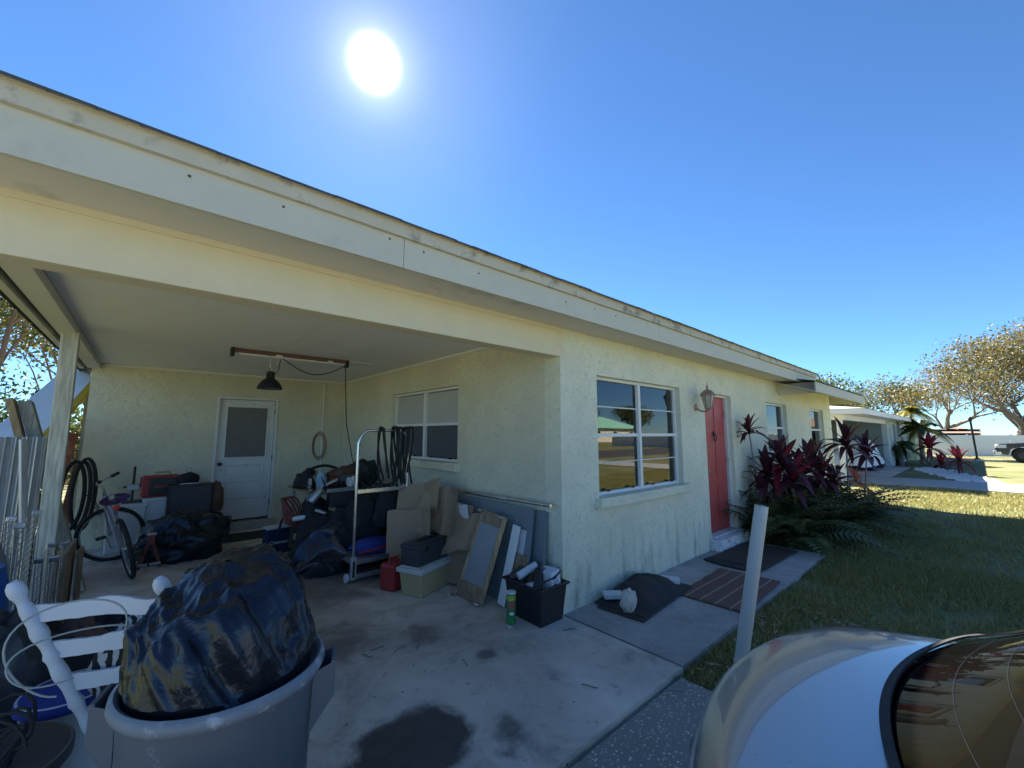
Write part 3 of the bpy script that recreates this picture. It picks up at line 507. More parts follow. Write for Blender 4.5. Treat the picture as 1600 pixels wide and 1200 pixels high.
# black work lamp
lc = PY(422, 598, 5.5); lz = lc.z
lamp = thing('work_lamp', 'black dome work lamp hanging below the brown strip light', 'lamp', (lc.x, lc.y, lz))
MB().lathe([(.135, -.075), (.132, -.06), (.115, -.02), (.085, .02), (.055, .045), (.045, .06), (.045, .12), (.03, .135), (0, .136)], 32, lc).build('shade', M['blackm'], lamp, smooth=True)
MB().lathe([(.126, -.072), (.11, -.02), (.08, .015), (.04, .035), (0, .036)], 28, lc).build('reflector', M['chrome'], lamp, smooth=True)
MB().lathe([(0, -.045), (.026, -.035), (.03, -.01), (.015, .03), (0, .035)], 16, lc).build('bulb', M['lens'], lamp, smooth=True)
MB().tube([lc+Vector((0, 0, .13)), lc+Vector((.015, 0, .16)), lc+Vector((-.012, 0, .19)), lc+Vector((0, 0, 2.47-lz))], .008, 8).build('hanger', M['silver'], lamp, smooth=True)
MB().tube([lc+Vector((.04, 0, .1)), lc+Vector((.08, 0, .15)), lc+Vector((.09, .03, .22)), Vector((lc.x+.12, 5.6, 2.46))], .005, 6).build('cord', M['rubber'], lamp, smooth=True)
# conduit with a coil of wire, hanging cord
o = MB(); o.tube([(2.47, YB-.02, 2.5), (2.47, YB-.02, .75)], .012, 8); o = tag(rebase(o.build('conduit', M['white'], smooth=True), (2.47, YB, .75)), 'thin white conduit running down the carport back wall', 'pipe')
cw = thing('wire_coil', 'coil of thin reddish wire hung on the white conduit', 'wire', (2.42, YB-.05, 1.3))
for i in range(4): MB().tube([(2.42+(.09+.012*i)*math.sin(t_), YB-.045-.008*i, 1.33+(.2+.02*i)*math.cos(t_)) for t_ in np.linspace(0, 2*math.pi, 25)[:-1]], .004, 5, closed=True).build('wire_turn', M['redrust'], cw, smooth=True)
pc0 = Vector((1.98, 5.66, 2.46)); hc = MB(); hc.tube([pc0, PY(540, 600, 5.68), PY(541, 660, 5.72), PY(550, 715, 5.75), PY(556, 735, 5.8), PY(550, 752, 5.85)], .006, 6)
tag(rebase(hc.build('hanging_cord', M['rubber'], smooth=True), (2.1, 5.7, 1.0)), 'black cord hanging from the strip light to the junk heap', 'cord')
# wall lantern by the red door
LX = 5.56
lt = thing('wall_lantern', 'weathered bronze wall lantern left of the red front door', 'lantern', (LX, YW, 1.98))
LC = Vector((LX, YW-.17, 1.97))
MB().lathe([(.045, 0), (.045, .012), (.02, .02), (0, .021)], 16, (LX, YW, 1.90), axis=(0, -1, 0)).build('back_plate', M['copper'], lt, smooth=True)
MB().tube([(LX, YW, 1.90), (LX, YW-.07, 1.85), (LX, YW-.13, 1.84), (LX, YW-.17, 1.87)], .012, 8).build('arm', M['copper'], lt, smooth=True)
MB().lathe([(.0, -.11), (.022, -.10), (.035, -.085)], 6, LC).build('base', M['copper'], lt)
MB().lathe([(.038, -.084), (.075, .085)], 6, LC).build('glass', M['frosted'], lt)
for j in range(6):
    t_ = j*math.pi/3; MB().bar(LC+Vector((.04*math.cos(t_), .04*math.sin(t_), -.085)), LC+Vector((.078*math.cos(t_), .078*math.sin(t_), .085)), .009, .009).build('rib', M['copper'], lt)
MB().lathe([(.098, .083), (.095, .095), (.075, .125), (.04, .155), (.014, .165), (.012, .185), (.018, .195), (.008, .21), (.003, .25), (0, .252)], 12, LC).build('cap', M['copper'], lt, smooth=True)
# ================================================================== things standing in the carport
def boxthing(name, label, cat, mb, m, base, bevel=.006, group=None, **kw):
    return tag(rebase(mb.build(name, m, bevel=bevel, **kw), base), label, cat, group)
def RZ(x, y, z, a): return Matrix.Translation((x, y, z)) @ Matrix.Rotation(rad(a), 4, 'Z')
# tan tote with white lid + black tool box on it
tt = thing('storage_tote', 'tan plastic tote with a white lid, black tool box on it', 'tote', (2.28, 3.84, 0))
mb = MB(); mb.T = RZ(2.28, 3.84, 0, 22)
a, b, c, d = .27, .12, .30, .135
mb.add([(-a,-b,0),(a,-b,0),(a,b,0),(-a,b,0),(-c,-d,.23),(c,-d,.23),(c,d,.23),(-c,d,.23)], [(3,2,1,0),(4,5,6,7),(0,1,5,4),(1,2,6,5),(2,3,7,6),(3,0,4,7)]); mb.build('body', M['tan'], tt, bevel=.012)
mb = MB(); mb.T = RZ(2.28, 3.84, 0, 22); mb.box(-.322, .322, -.155, .155, .225, .268); mb.box(-.3, .3, -.135, .135, .268, .282); mb.build('lid', M['lidw'], tt, bevel=.01)
tb = thing('tool_box', 'dark grey plastic tool box on the tan tote', 'tool box', (2.26, 3.85, .283))
mb = MB(); mb.T = RZ(2.26, 3.85, .2835, 20); mb.box(-.27, .25, -.115, .115, 0, .15); mb.build('body', M['darkgrey'], tb, bevel=.012)
mb = MB(); mb.T = RZ(2.26, 3.85, .2835, 20); mb.box(-.275, .255, -.12, .12, .151, .19); mb.box(-.26, .24, -.105, .105, .19, .205); mb.build('lid', M['darkgrey'], tb, bevel=.012)
mb = MB(); mb.T = RZ(2.26, 3.85, .2835, 20); mb.box(-.16, .14, -.014, .014, .205, .222); mb.build('handle', M['black'], tb, bevel=.006)
for lx in (-.15, .13):
    mb = MB(); mb.T = RZ(2.26, 3.85, .2835, 20); mb.box(lx-.025, lx+.025, -.13, -.121, .12, .175); mb.build('latch', M['black'], tb, bevel=.003)
gc = thing('gas_can', 'red plastic fuel can standing behind the tan tote', 'fuel can', (1.99, 4.06, 0))
mb = MB(); mb.T = RZ(1.99, 4.06, 0, 20); mb.box(-.09, .12, -.1, .1, 0, .26); mb.build('body', M['red'], gc, bevel=.03)
mb = MB(); mb.T = RZ(1.99, 4.06, 0, 20); mb.tube([(-.05, 0, .25), (-.05, 0, .30), (.06, 0, .30), (.06, 0, .25)], .015, 8); mb.build('handle', M['red'], gc, smooth=True)
# blue-grey door leaning along the side wall, second one behind, metal rail on top
for i, (xt, xb, z1, y0, y1) in enumerate(((2.74, 2.60, .86, 2.80, 4.86), (2.795, 2.70, .84, 2.68, 4.7))):
    dp = thing('leaning_door', ['blue grey panel door lying on edge against the side wall', 'second blue grey door between the panel door and the wall'][i], 'door', (xb, 3.8, 0))
    nrm_ = Vector((z1, 0, -(xt-xb))).normalized()*.035
    def q(y, f, off=0): return Vector((xb+(xt-xb)*f, y, z1*f)) - nrm_.normalized()*off
    mb = MB(); mb.add([q(y0,0), q(y1,0), q(y1,1), q(y0,1), q(y0,0)+nrm_, q(y1,0)+nrm_, q(y1,1)+nrm_, q(y0,1)+nrm_], [(0,1,2,3),(7,6,5,4),(0,4,5,1),(1,5,6,2),(2,6,7,3),(3,7,4,0)]); mb.build('slab', M['bluegrey'], dp, bevel=.003)
    if i == 0:
        for ya, yb in ((2.98, 3.72), (3.9, 4.7)):
            for fa, fb in ((.12, .46), (.56, .88)):
                mb = MB(); mb.add([q(ya,fa,.001), q(yb,fa,.001), q(yb,fb,.001), q(ya,fb,.001), q(ya+.03,fa+.035,.010), q(yb-.03,fa+.035,.010), q(yb-.03,fb-.035,.010), q(ya+.03,fb-.035,.010)], [(0,1,5,4),(1,2,6,5),(2,3,7,6),(3,0,4,7),(4,5,6,7)]); mb.build('door_panel', M['bluegrey'], dp)
pr = MB(); pr.tube([PX(655, 760, 2.745)+Vector((0,0,.022)), PX(848, 793, 2.745)+Vector((0,-.1,.028))], .016, 10)
pr.tube([PX(700, 768, 2.745)+Vector((0,0,.032)), PX(790, 784, 2.745)+Vector((0,0,.03))], .019, 10)
tag(rebase(pr.build('metal_rail', M['chrome'], smooth=True), (2.745, 3.8, .87)), 'worn chrome rail lying along the top of the blue grey door', 'rail')
# wooden frame with grey panel, white board, pegboard
fr = thing('framed_panel', 'leaning wooden frame with a grey panel and chrome rollers', 'panel', (2.40, 3.3, 0))
F0, F1, F2, F3 = Vector((2.395, 3.50, .01)), Vector((2.40, 3.14, .01)), Vector((2.585, 3.33, .80)), Vector((2.60, 3.03, .77))
mb = MB(); mb.bar(F0, F2, .03, .045); mb.build('side_rail', M['woodn'], fr, bevel=.003); mb = MB(); mb.bar(F1, F3, .03, .045); mb.build('side_rail', M['woodn'], fr, bevel=.003)
for f0, f1, nm in ((.0, .17, 'bottom_board'), (.86, 1, 'top_board')):
    mb = MB(); A_, B_, C_, D_ = F0.lerp(F2, f0), F1.lerp(F3, f0), F1.lerp(F3, f1), F0.lerp(F2, f1); n_ = (B_-A_).cross(D_-A_).normalized()*.018
    mb.add([A_, B_, C_, D_, A_+n_, B_+n_, C_+n_, D_+n_], [(0,1,2,3),(7,6,5,4),(0,4,5,1),(1,5,6,2),(2,6,7,3),(3,7,4,0)]); mb.build(nm, M['ply'], fr)
mb = MB(); A_, B_, C_, D_ = F0.lerp(F2, .16), F1.lerp(F3, .16), F1.lerp(F3, .87), F0.lerp(F2, .87); n_ = (B_-A_).cross(D_-A_).normalized()*.006
mb.add([A_-n_, B_-n_, C_-n_, D_-n_, A_+n_, B_+n_, C_+n_, D_+n_], [(0,1,2,3),(7,6,5,4),(0,4,5,1),(1,5,6,2),(2,6,7,3),(3,7,4,0)]); mb.build('panel', mat('grey_panel', (.30, .31, .32), .6), fr)
for p_ in (F2, F3, F0, F1.lerp(F3, .02)):
    mb = MB(); mb.tube([p_+Vector((-.05, .02, .0)), p_+Vector((-.05, -.04, .0))], .016, 10); mb.build('roller', M['chrome'], fr, smooth=True)
wb = MB(); wb.bar((2.52, 2.99, .02), (2.66, 2.93, .70), .012, .10, up=(0,1,0)); boxthing('white_board', 'narrow white board leaning beside the wooden frame', 'board', wb, M['white'], (2.52, 2.97, 0), .002)
wb = MB(); wb.bar((2.60, 2.93, .01), (2.715, 2.90, .66), .03, .10, up=(0,1,0)); boxthing('white_board', 'white grooved board behind the narrow white board', 'board', wb, M['whiteplast'], (2.6, 2.92, 0), .003)
pg = thing('peg_board', 'brown peg board with dark holes leaning behind the black crate', 'board', (2.55, 2.90, 0))
mb = MB(); mb.bar((2.545, 2.90, .005), (2.64, 2.86, .46), .016, .20, up=(0,1,0)); mb.build('board', M['ply'], pg, bevel=.002)
for i in range(5):
    for j in (0, 1):
        p_ = Vector((2.545, 2.90, .005)).lerp(Vector((2.64, 2.86, .46)), .5+.1*i)+Vector((-.0085, -.05+.035*j, .002)); mb = MB(); mb.lathe([(.009, 0), (.008, .001), (0, .0012)], 8, p_, axis=(-1, 0, .2)); mb.build('hole', M['black'], pg)
# black crate with cans and a boxed carton
cr = thing('black_crate', 'black plastic crate full of bottles, cans and a white carton', 'crate', (2.62, 2.66, 0))
cx0, cx1, cy0, cy1 = 2.47, 2.79, 2.44, 2.88; e = .03
mb = MB(); ti = .012
def ring4(x0, x1, y0, y1, z): return [(x0,y0,z),(x1,y0,z),(x1,y1,z),(x0,y1,z)]
V_ = ring4(cx0+e,cx1-e,cy0+e,cy1-e,0)+ring4(cx0,cx1,cy0,cy1,.30)+ring4(cx0+ti,cx1-ti,cy0+ti,cy1-ti,.30)+ring4(cx0+e+ti,cx1-e-ti,cy0+e+ti,cy1-e-ti,.012)
mb.add(V_, [(3,2,1,0)]+[(i,(i+1)%4,4+(i+1)%4,4+i) for i in range(4)]+[(4+i,4+(i+1)%4,8+(i+1)%4,8+i) for i in range(4)]+[(8+i,8+(i+1)%4,12+(i+1)%4,12+i) for i in range(4)]+[(12,13,14,15)]); mb.build('body', M['black'], cr, bevel=.004)
mb = MB(); V_ = ring4(cx0-.018,cx1+.018,cy0-.018,cy1+.018,.286)+ring4(cx0-.02,cx1+.02,cy0-.02,cy1+.02,.304)+ring4(cx0+.002,cx1-.002,cy0+.002,cy1-.002,.305)+ring4(cx0+.002,cx1-.002,cy0+.002,cy1-.002,.286)
mb.add(V_, [(i,(i+1)%4,4+(i+1)%4,4+i) for i in range(4)]+[(4+i,4+(i+1)%4,8+(i+1)%4,8+i) for i in range(4)]+[(8+i,8+(i+1)%4,12+(i+1)%4,12+i) for i in range(4)]+[(12+i,12+(i+1)%4,(i+1)%4,i) for i in range(4)]); mb.build('rim', M['black'], cr, bevel=.004)
def cyl_thing(name, label, cat, p0, p1, r, m, cap=None, group=None):
    p0, p1 = Vector(p0), Vector(p1); o = MB(); L = (p1-p0).length; o.lathe([(r*.9, 0), (r, .008), (r, L-.01), (r*.9, L-.002), (r*.85, L), (0, L)], 16, p0, axis=(p1-p0))
    ob = tag(rebase(o.build(name, m, smooth=True), p0), label, cat, group)
    if cap:
        q = MB(); q.lathe([(r*.55, 0), (r*.55, .02), (r*.45, .028), (0, .029)], 12, p1-p0, axis=(p1-p0)); q.build('cap', cap, None, smooth=True).parent = ob
    return ob
cyl_thing('spray_can', 'white spray can lying across the black crate', 'spray can', (2.50, 2.74, .33), (2.68, 2.70, .40), .034, M['whiteplast'], M['blackm'])
cyl_thing('spray_can', 'dark bottle lying at the left end of the black crate', 'bottle', (2.50, 2.84, .29), (2.62, 2.80, .36), .036, M['darkgrey'], M['black'])
cyl_thing('tin_can', 'shiny tin can standing open side up in the black crate', 'tin', (2.66, 2.60, .25), (2.64, 2.585, .40), .036, M['tin'])
cyl_thing('spray_can', 'silver can half buried at the front of the black crate', 'spray can', (2.49, 2.63, .27), (2.60, 2.56, .30), .032, M['silver'])
cyl_thing('bottle', 'brown bottle wedged in the middle of the black crate', 'bottle', (2.56, 2.66, .22), (2.66, 2.74, .36), .03, M['brown'], M['black'])
cyl_thing('power_tool', 'black power tool with a pale label in the black crate', 'power tool', (2.51, 2.52, .24), (2.62, 2.60, .40), .04, M['black'], M['darkgrey'])
cb = thing('carton', 'white printed carton at the right end of the black crate', 'carton', (2.72, 2.53, .2))
mb = MB(); mb.T = Matrix.Translation((2.70, 2.545, .18)) @ Matrix.Rotation(rad(-8), 4, 'Y') @ Matrix.Rotation(rad(6), 4, 'Z'); mb.box(-.06, .06, -.075, .075, 0, .22); mb.build('box', M['paper'], cb, bevel=.003)
for i, (z_, l_) in enumerate(((.185, .09), (.165, .06), (.14, .075), (.12, .05))):
    mb = MB(); mb.T = Matrix.Translation((2.70, 2.545, .18)) @ Matrix.Rotation(rad(-8), 4, 'Y') @ Matrix.Rotation(rad(6), 4, 'Z'); mb.box(-.05, -.05+l_, -.0765, -.0752, z_-.005, z_+.004); mb.build('print_line', M['bluecloth'] if i < 2 else M['darkgrey'], cb)
tcn = tag(rebase(MB().tube([(2.50, 2.50, .30), (2.56, 2.47, .345), (2.66, 2.455, .36), (2.74, 2.47, .385), (2.77, 2.52, .40)], .006, 6).build('cable', M['rubber'], smooth=True), (2.6, 2.47, .3)), 'short black cable curling over the black crate', 'cable')
gk = thing('snack_can', 'green cylindrical snack can with a yellow and red label beside the crate', 'can', (2.385, 2.70, 0))
MB().lathe([(.037, 0), (.038, .005), (.038, .235)], 20, (2.385, 2.70, 0)).build('tube', M['green'], gk, smooth=True)
MB().lathe([(.0383, .185), (.0383, .222)], 20, (2.385, 2.70, 0)).build('label_band', M['yellowlid'], gk, smooth=True)
MB().grid(lambda u, v: (2.385+.0386*math.cos(-2.7+1.1*u), 2.70+.0386*math.sin(-2.7+1.1*u), .12+.055*v), 8, 3).build('label_face', M['redlab'], gk, smooth=True)
MB().grid(lambda u, v: (2.385+.0387*math.cos(-2.6+.9*u), 2.70+.0387*math.sin(-2.6+.9*u), .075+.022*v), 8, 2).build('label_text', M['white'], gk, smooth=True)
MB().lathe([(.041, .234), (.041, .248), (.036, .25), (0, .25)], 20, (2.385, 2.70, 0)).build('lid', M['whiteplast'], gk, smooth=True)
boxthing('paper_scrap', 'small white paper scrap on the slab by the snack can', 'scrap', MB().sheet(lambda u, v: (2.30+.06*u, 2.62+.03*v+.01*u, .006+.012*math.sin(u*5+v)), 6, 4, .001), M['white'], (2.32, 2.63, 0), 0)
# cardboard sheets
def cardsheet(pts, label, n=10, curl=.03, seed=0):
    a, b, c, d = [Vector(p) for p in pts]
    nn = (b-a).cross(d-a).normalized()
    def fn(u, v):
        p = a.lerp(b, u).lerp(d.lerp(c, u), v); return p + nn*(curl*.5*math.sin(u*3.1+seed)*math.sin(v*2.4+seed*.7)+.006*noise.noise(Vector((u*4+seed, v*4, seed))))
    return boxthing('cardboard_sheet', label, 'cardboard', MB().sheet(fn, n, n, .005), M['card'], (a+b)/2, 0, 'flattened cardboard leaning in the carport', smooth=True)
cardsheet([(2.06, 4.28, .02), (2.44, 3.98, .02), (2.52, 4.02, .56), (2.10, 4.36, .60)], 'rolled cardboard sheet behind the dark grey tool box', curl=.09, seed=1)
cardsheet([(2.30, 4.55, .02), (2.50, 4.12, .02), (2.66, 4.15, .80), (2.42, 4.62, .84)], 'tall brown cardboard sheet leaning behind the rolled sheet', curl=.03, seed=2)
cardsheet([(2.40, 4.25, .02), (2.53, 3.82, .02), (2.64, 3.86, .80), (2.56, 4.28, .86)], 'cardboard sheet with a bent pale edge leaning on the door', curl=-.05, seed=3)
cardsheet([(2.44, 3.98, .42), (2.55, 3.62, .40), (2.62, 3.58, .80), (2.55, 3.98, .83)], 'folded cardboard flap at the end of the leaning stack', curl=.06, seed=4)
cardsheet([(2.42, 3.90, .03), (2.52, 3.55, .03), (2.56, 3.56, .52), (2.47, 3.92, .54)], 'low cardboard sheet behind the wooden frame', curl=.02, seed=5)
boxthing('paper_sheet', 'white printed sheet tucked into the folded cardboard', 'paper', MB().sheet(lambda u, v: (2.575-.02*v, 3.74-.16*u, .66+.14*v+.02*u), 4, 4, .002), M['paper'], (2.57, 3.66, .66), 0)
# platform cart with hoses
ct = thing('platform_cart', 'tall chrome tube cart with a low platform and casters', 'cart', (2.04, 4.75, 0))
r_ = .016; xl, xr, yc, zt = 1.745, 2.335, 4.48, 1.585
path = [(xl, yc, .05), (xl, yc, 1.42)]+[(xl+.13-.13*math.cos(t_), yc, 1.42+(zt-1.42)*math.sin(t_)) for t_ in np.linspace(.2, 1.57, 6)]+[(xr-.13+.13*math.sin(t_), yc, 1.42+(zt-1.42)*math.cos(t_)) for t_ in np.linspace(0, 1.37, 6)]+[(xr, yc, 1.42), (xr, yc, .05)]
MB().tube(path, r_, 10).build('handle_frame', M['chrome'], ct, smooth=True)
MB().bar((xl, yc, .93), (xr, yc, .93), .022, .045).build('cross_bar', M['chrome'], ct, bevel=.004)
for y_ in (yc, 5.15):
    MB().bar((xl, y_, .06), (xr, y_, .06), .03, .045).build('rail', M['steel'], ct, bevel=.004); MB().bar((xl, y_, .20), (xr, y_, .20), .03, .045).build('rail', M['steel'], ct, bevel=.004)
for x_ in (xl, xr):
    MB().bar((x_, yc, .20), (x_, 5.15, .20), .03, .045).build('rail', M['steel'], ct, bevel=.004); MB().box(x_-.03, x_+.03, yc-.022, yc+.012, .03, .26).build('corner_plate', M['silver'], ct, bevel=.004)
    MB().box(x_-.012, x_+.012, yc-.0245, yc-.0225, .06, .22).build('slot', M['black'], ct)
    for y_ in (yc+.05, 5.1):
        cs = MB(); cs.tube([(x_-.06, y_, .045), (x_-.035, y_, .045)], .045, 16); cs.build('caster', M['whiteplast'], ct, smooth=True)
MB().box(xl+.02, xr-.02, yc+.02, 5.13, .205, .222).build('platform', M['steel'], ct)
for i in range(9):
    x_ = 2.06+.028*i+random.uniform(-.01, .01); y1_ = yc-.05-.012*(i % 3); zb = random.uniform(.95, 1.16); y2_ = yc+.10+.03*(i % 4)
    pts = []
    dx = random.uniform(-.10, .06) if i < 6 else .06
    for t_ in np.linspace(0, 1, 9): pts.append((x_+dx*math.sin(t_*1.6), y1_-.02*math.sin(t_*3), zb+(zt+.02-zb)*t_**.8))
    pts.append((x_+dx, yc, zt+.035+.006*(i % 3)))
    zb2 = random.uniform(.85, 1.05) if i < 6 else .75
    for t_ in np.linspace(0, 1, 8): pts.append((x_+dx+(.05+.05*(i % 3))*t_, yc+.05+.1*math.sin(t_*2.6), zt+.01-(zt-zb2)*t_))
    for t_ in np.linspace(.2, 1, 5): pts.append((x_+dx+(.1-.25*t_), yc+.12, zb2-.08*math.sin(t_*3.1)))
    tag(rebase(MB().tube(pts, .012, 7).build('hose', M['rubber'], smooth=True), (x_, yc, zt)), 'black rubber hose looped over the chrome cart handle', 'hose', 'black hoses hung on the cart')
# soft goods on and behind the cart: lumpy bags
def lump(name, label, cat, c, rx, ry, rz, m, seed=0, amp=.18, nu=40, nv=24, group=None, flat=.0, rot=0, fold=0):
    mb = MB(); ca, sa = math.cos(rad(rot)), math.sin(rad(rot))
    def fn(u, v):
        th = 2*math.pi*u; ph = math.pi*(v-.5); d = Vector((math.cos(ph)*math.cos(th), math.cos(ph)*math.sin(th), math.sin(ph)))
        r = 1+amp*noise.fractal(d*1.7+Vector((seed, seed*2, 0)), .9, 2, 4)
        if fold: q_ = d*1.9+Vector((seed, 0, seed)); r += fold*2.2*(noise.voronoi(q_+Vector((noise.noise(q_), noise.noise(q_*1.3), 0))*.5)[0][0]-.4)+fold*.8*(noise.voronoi(d*4.6+Vector((seed, 3, 0)))[0][0]-.4)
        z = d.z*r
        if z < -.55: z = -.55-(z+.55)*.05
        x, y = d.x*r*rx, d.y*r*ry
        return (c[0]+x*ca-y*sa, c[1]+x*sa+y*ca, c[2]+(z+.55)*rz)
    mb.grid(fn, nu, nv, wrap=True)
    return tag(rebase(mb.build(name, m, smooth=True, sharp=70), c), label, cat, group)
lump('duffel_bag', 'slumped black duffel bag behind the chrome cart', 'bag', (1.80, 5.55, 0), .36, .30, .36, M['blackcloth'], 1, .25)
lump('duffel_bag', 'dark grey soft bag in front of the junk heap', 'bag', (1.62, 5.05, 0), .26, .24, .30, mat('charcoal_cloth', (.03, .03, .033), .9), 5, .2)
lump('cloth_bundle', 'black cloth bundle heaped on the chrome cart platform', 'bundle', (2.08, 4.95, .36), .24, .20, .30, M['blackcloth'], 8, .3)
lump('blue_bag', 'blue bag with red piping lying on the cart platform', 'bag', (2.06, 4.72, .225), .25, .17, .10, M['bluecloth'], 4, .15)
MB().tube([(1.84+.44*i/12, 4.60-.06*math.sin(i/12*3.1), .26+.05*i/12) for i in range(13)], .014, 6).build('piping', M['red'], bpy.data.objects['blue_bag'], smooth=True).location = -Vector((2.06, 4.72, .225))
boxthing('newspaper_stack', 'folded newspapers on the right end of the cart platform', 'newspaper', (lambda mb: (setattr(mb, 'T', RZ(2.27, 4.60, .225, 14)), mb.box(-.10, .07, -.09, .09, 0, .07), mb.box(-.09, .08, -.10, .08, .071, .12), mb)[-1])(MB()), mat('newsprint', (.55, .56, .57), .85, dirt=(.08, .08, .09), dscale=24, dthr=.55), (2.27, 4.6, .225), .008)
lump('blue_cloth', 'crumpled royal blue cloth on the floor beside the dark bags', 'cloth', (1.55, 5.32, 0), .12, .10, .12, M['bluecloth'], 3, .3)
# junk heap behind: workbench with tools and hoses
wbn = thing('work_stand', 'cluttered metal work stand in the carport corner', 'stand', (1.95, 6.0, 0))
for x_ in (1.62, 2.55):
    for y_ in (5.75, 6.4): MB().bar((x_, y_, 0), (x_, y_, .80), .04, .04).build('leg', M['steel'], wbn, bevel=.003)
MB().box(1.55, 2.62, 5.68, 6.48, .80, .83).build('top', M['ply'], wbn, bevel=.004)
MB().bar((1.62, 5.75, .30), (2.55, 5.75, .30), .03, .04).build('rail', M['steel'], wbn)
MB().bar((1.62, 5.70, .83), (1.62, 5.70, .98), .035, .035).build('upright', M['steel'], wbn)
lump('jacket', 'dark brown jacket dumped on the cluttered work stand', 'jacket', (2.20, 6.05, .83), .32, .24, .16, M['brown'], 12, .3)
lump('dark_bag', 'black bag on the left end of the work stand', 'bag', (1.72, 6.05, .83), .18, .2, .15, M['blackcloth'], 15, .3)
boxthing('grey_case', 'grey machine case on the front of the work stand', 'machine', MB().box(1.86, 2.16, 5.62, 5.80, .60, .83), M['darkgrey'], (2.0, 5.7, .6), .015)
boxthing('machine_plate', 'steel plate clamped to the front of the grey machine case', 'plate', MB().box(1.80, 2.2, 5.58, 5.62, .80, .845), M['silver'], (2.0, 5.6, .8), .004)
for i, (p_, q_, r_, mk, lb) in enumerate((((1.45, 5.72, .50), (1.66, 5.66, .52), .03, 'whiteplast', 'white plastic tube sticking out of the junk heap'), ((1.68, 5.62, .60), (1.84, 5.55, .52), .022, 'silver', 'silver pipe leaning out of the junk heap'),
        ((1.70, 5.70, .84), (1.95, 5.66, .95), .02, 'silver', 'chrome wrench lying on the work stand'), ((1.62, 5.60, .70), (1.74, 5.60, .86), .045, 'steel', 'small electric motor in the junk heap'))):
    cyl_thing('pipe' if i < 2 else ('wrench' if i == 2 else 'motor'), lb, 'pipe' if i < 2 else ('wrench' if i == 2 else 'motor'), p_, q_, r_, M[mk])
lump('blue_rag', 'pale blue rag peaked on top of the work stand', 'rag', (1.78, 5.75, .86), .06, .05, .12, mat('pale_blue_rag', (.25, .42, .5), .8), 6, .4)
lump('plastic_wrap', 'crumpled clear plastic on the right of the work stand', 'plastic', (2.14, 5.66, .845), .07, .06, .08, M['whiteplast'], 7, .4)
for i in range(5):
    c_ = Vector((1.47, 5.85, .58)); rr = .17+.012*i
    tag(rebase(MB().tube([c_+Vector((.06*math.sin(t_)*1.2-.02*i, -.03*i, rr*math.cos(t_)+.02*math.sin(3*t_))) if False else c_+Vector((.10*math.sin(t_)-.012*i, .06*math.cos(t_)-.02*i, .17*math.cos(t_+.4*i))) for t_ in np.linspace(0, 2*math.pi, 22)[:-1]], .012, 6, closed=True).build('red_hose', M['redrust'], smooth=True), c_), 'dark red air hose coil hanging off the work stand', 'hose', 'red air hose coils')
for i in range(15):
    a_ = Vector((1.60+.06*i, 5.64+random.uniform(-.05, .05), .84)); pts = [a_]
    for j in range(6): pts.append(pts[-1]+Vector((random.uniform(-.08, .1), random.uniform(-.03, .03), random.uniform(-.09, .11))))
    tag(rebase(MB().tube(pts, .006, 6).build('loose_cable', M['rubber'], smooth=True), a_), 'black loose cable tangled on the work stand', 'cable', 'cables tangled on the work stand')
arc = MB().tube([(1.6+.7*i/14, 6.2, .86+.24*math.sin(math.pi*(.12+.8*i/14))) for i in range(15)], .02, 8)
tag(rebase(arc.build('bent_hose', M['rubber'], smooth=True), (1.95, 6.2, .86)), 'thick black hose arching over the work stand', 'hose')
# folded and crumpled cardboard pieces
def foldcard(o, ax, ay, fold, w1, w2, hh, label, seed):
    o, ax, ay = Vector(o), Vector(ax).normalized(), Vector(ay).normalized(); az = ax.cross(ay).normalized(); ca, sa = math.cos(fold), math.sin(fold)
    def fn(u, v):
        x = u*(w1+w2); p_ = o+ay*(v*hh+.02*noise.noise(Vector((u*4, seed, 0)))); p_ += ax*x if x < w1 else ax*(w1+(x-w1)*ca)+az*((x-w1)*sa); return p_+az*(.012*noise.noise(Vector((u*3, v*3, seed))))
    return boxthing('cardboard_sheet', label, 'cardboard', MB().sheet(fn, 17, 9, .006), M['card'], o, 0, 'flattened cardboard leaning in the carport', smooth=True, sharp=25)
foldcard((2.02, 4.30, .28), (.8, -.55, .05), (.12, .25, .9), 1.1, .36, .26, .44, 'bent cardboard flap sticking out behind the fuel can', 1)
foldcard((2.25, 4.22, .45), (.5, -.75, .25), (.35, .1, .85), -1.3, .34, .28, .46, 'creased cardboard sheet on top of the rolled one', 2)
foldcard((2.40, 4.05, .50), (.35, -.9, -.1), (.25, .15, .9), 1.5, .30, .26, .42, 'sharp folded cardboard corner next to the blue grey door', 3)
foldcard((2.36, 3.80, .30), (.3, -.9, .35), (.45, .0, .85), -.9, .28, .2, .38, 'small torn cardboard flap above the tan tote', 4)
foldcard((2.18, 4.45, .55), (.7, -.6, .1), (.2, .2, .9), .8, .3, .3, .42, 'brown cardboard lid wedged behind the creased sheet', 5)
rr = random.Random(12)
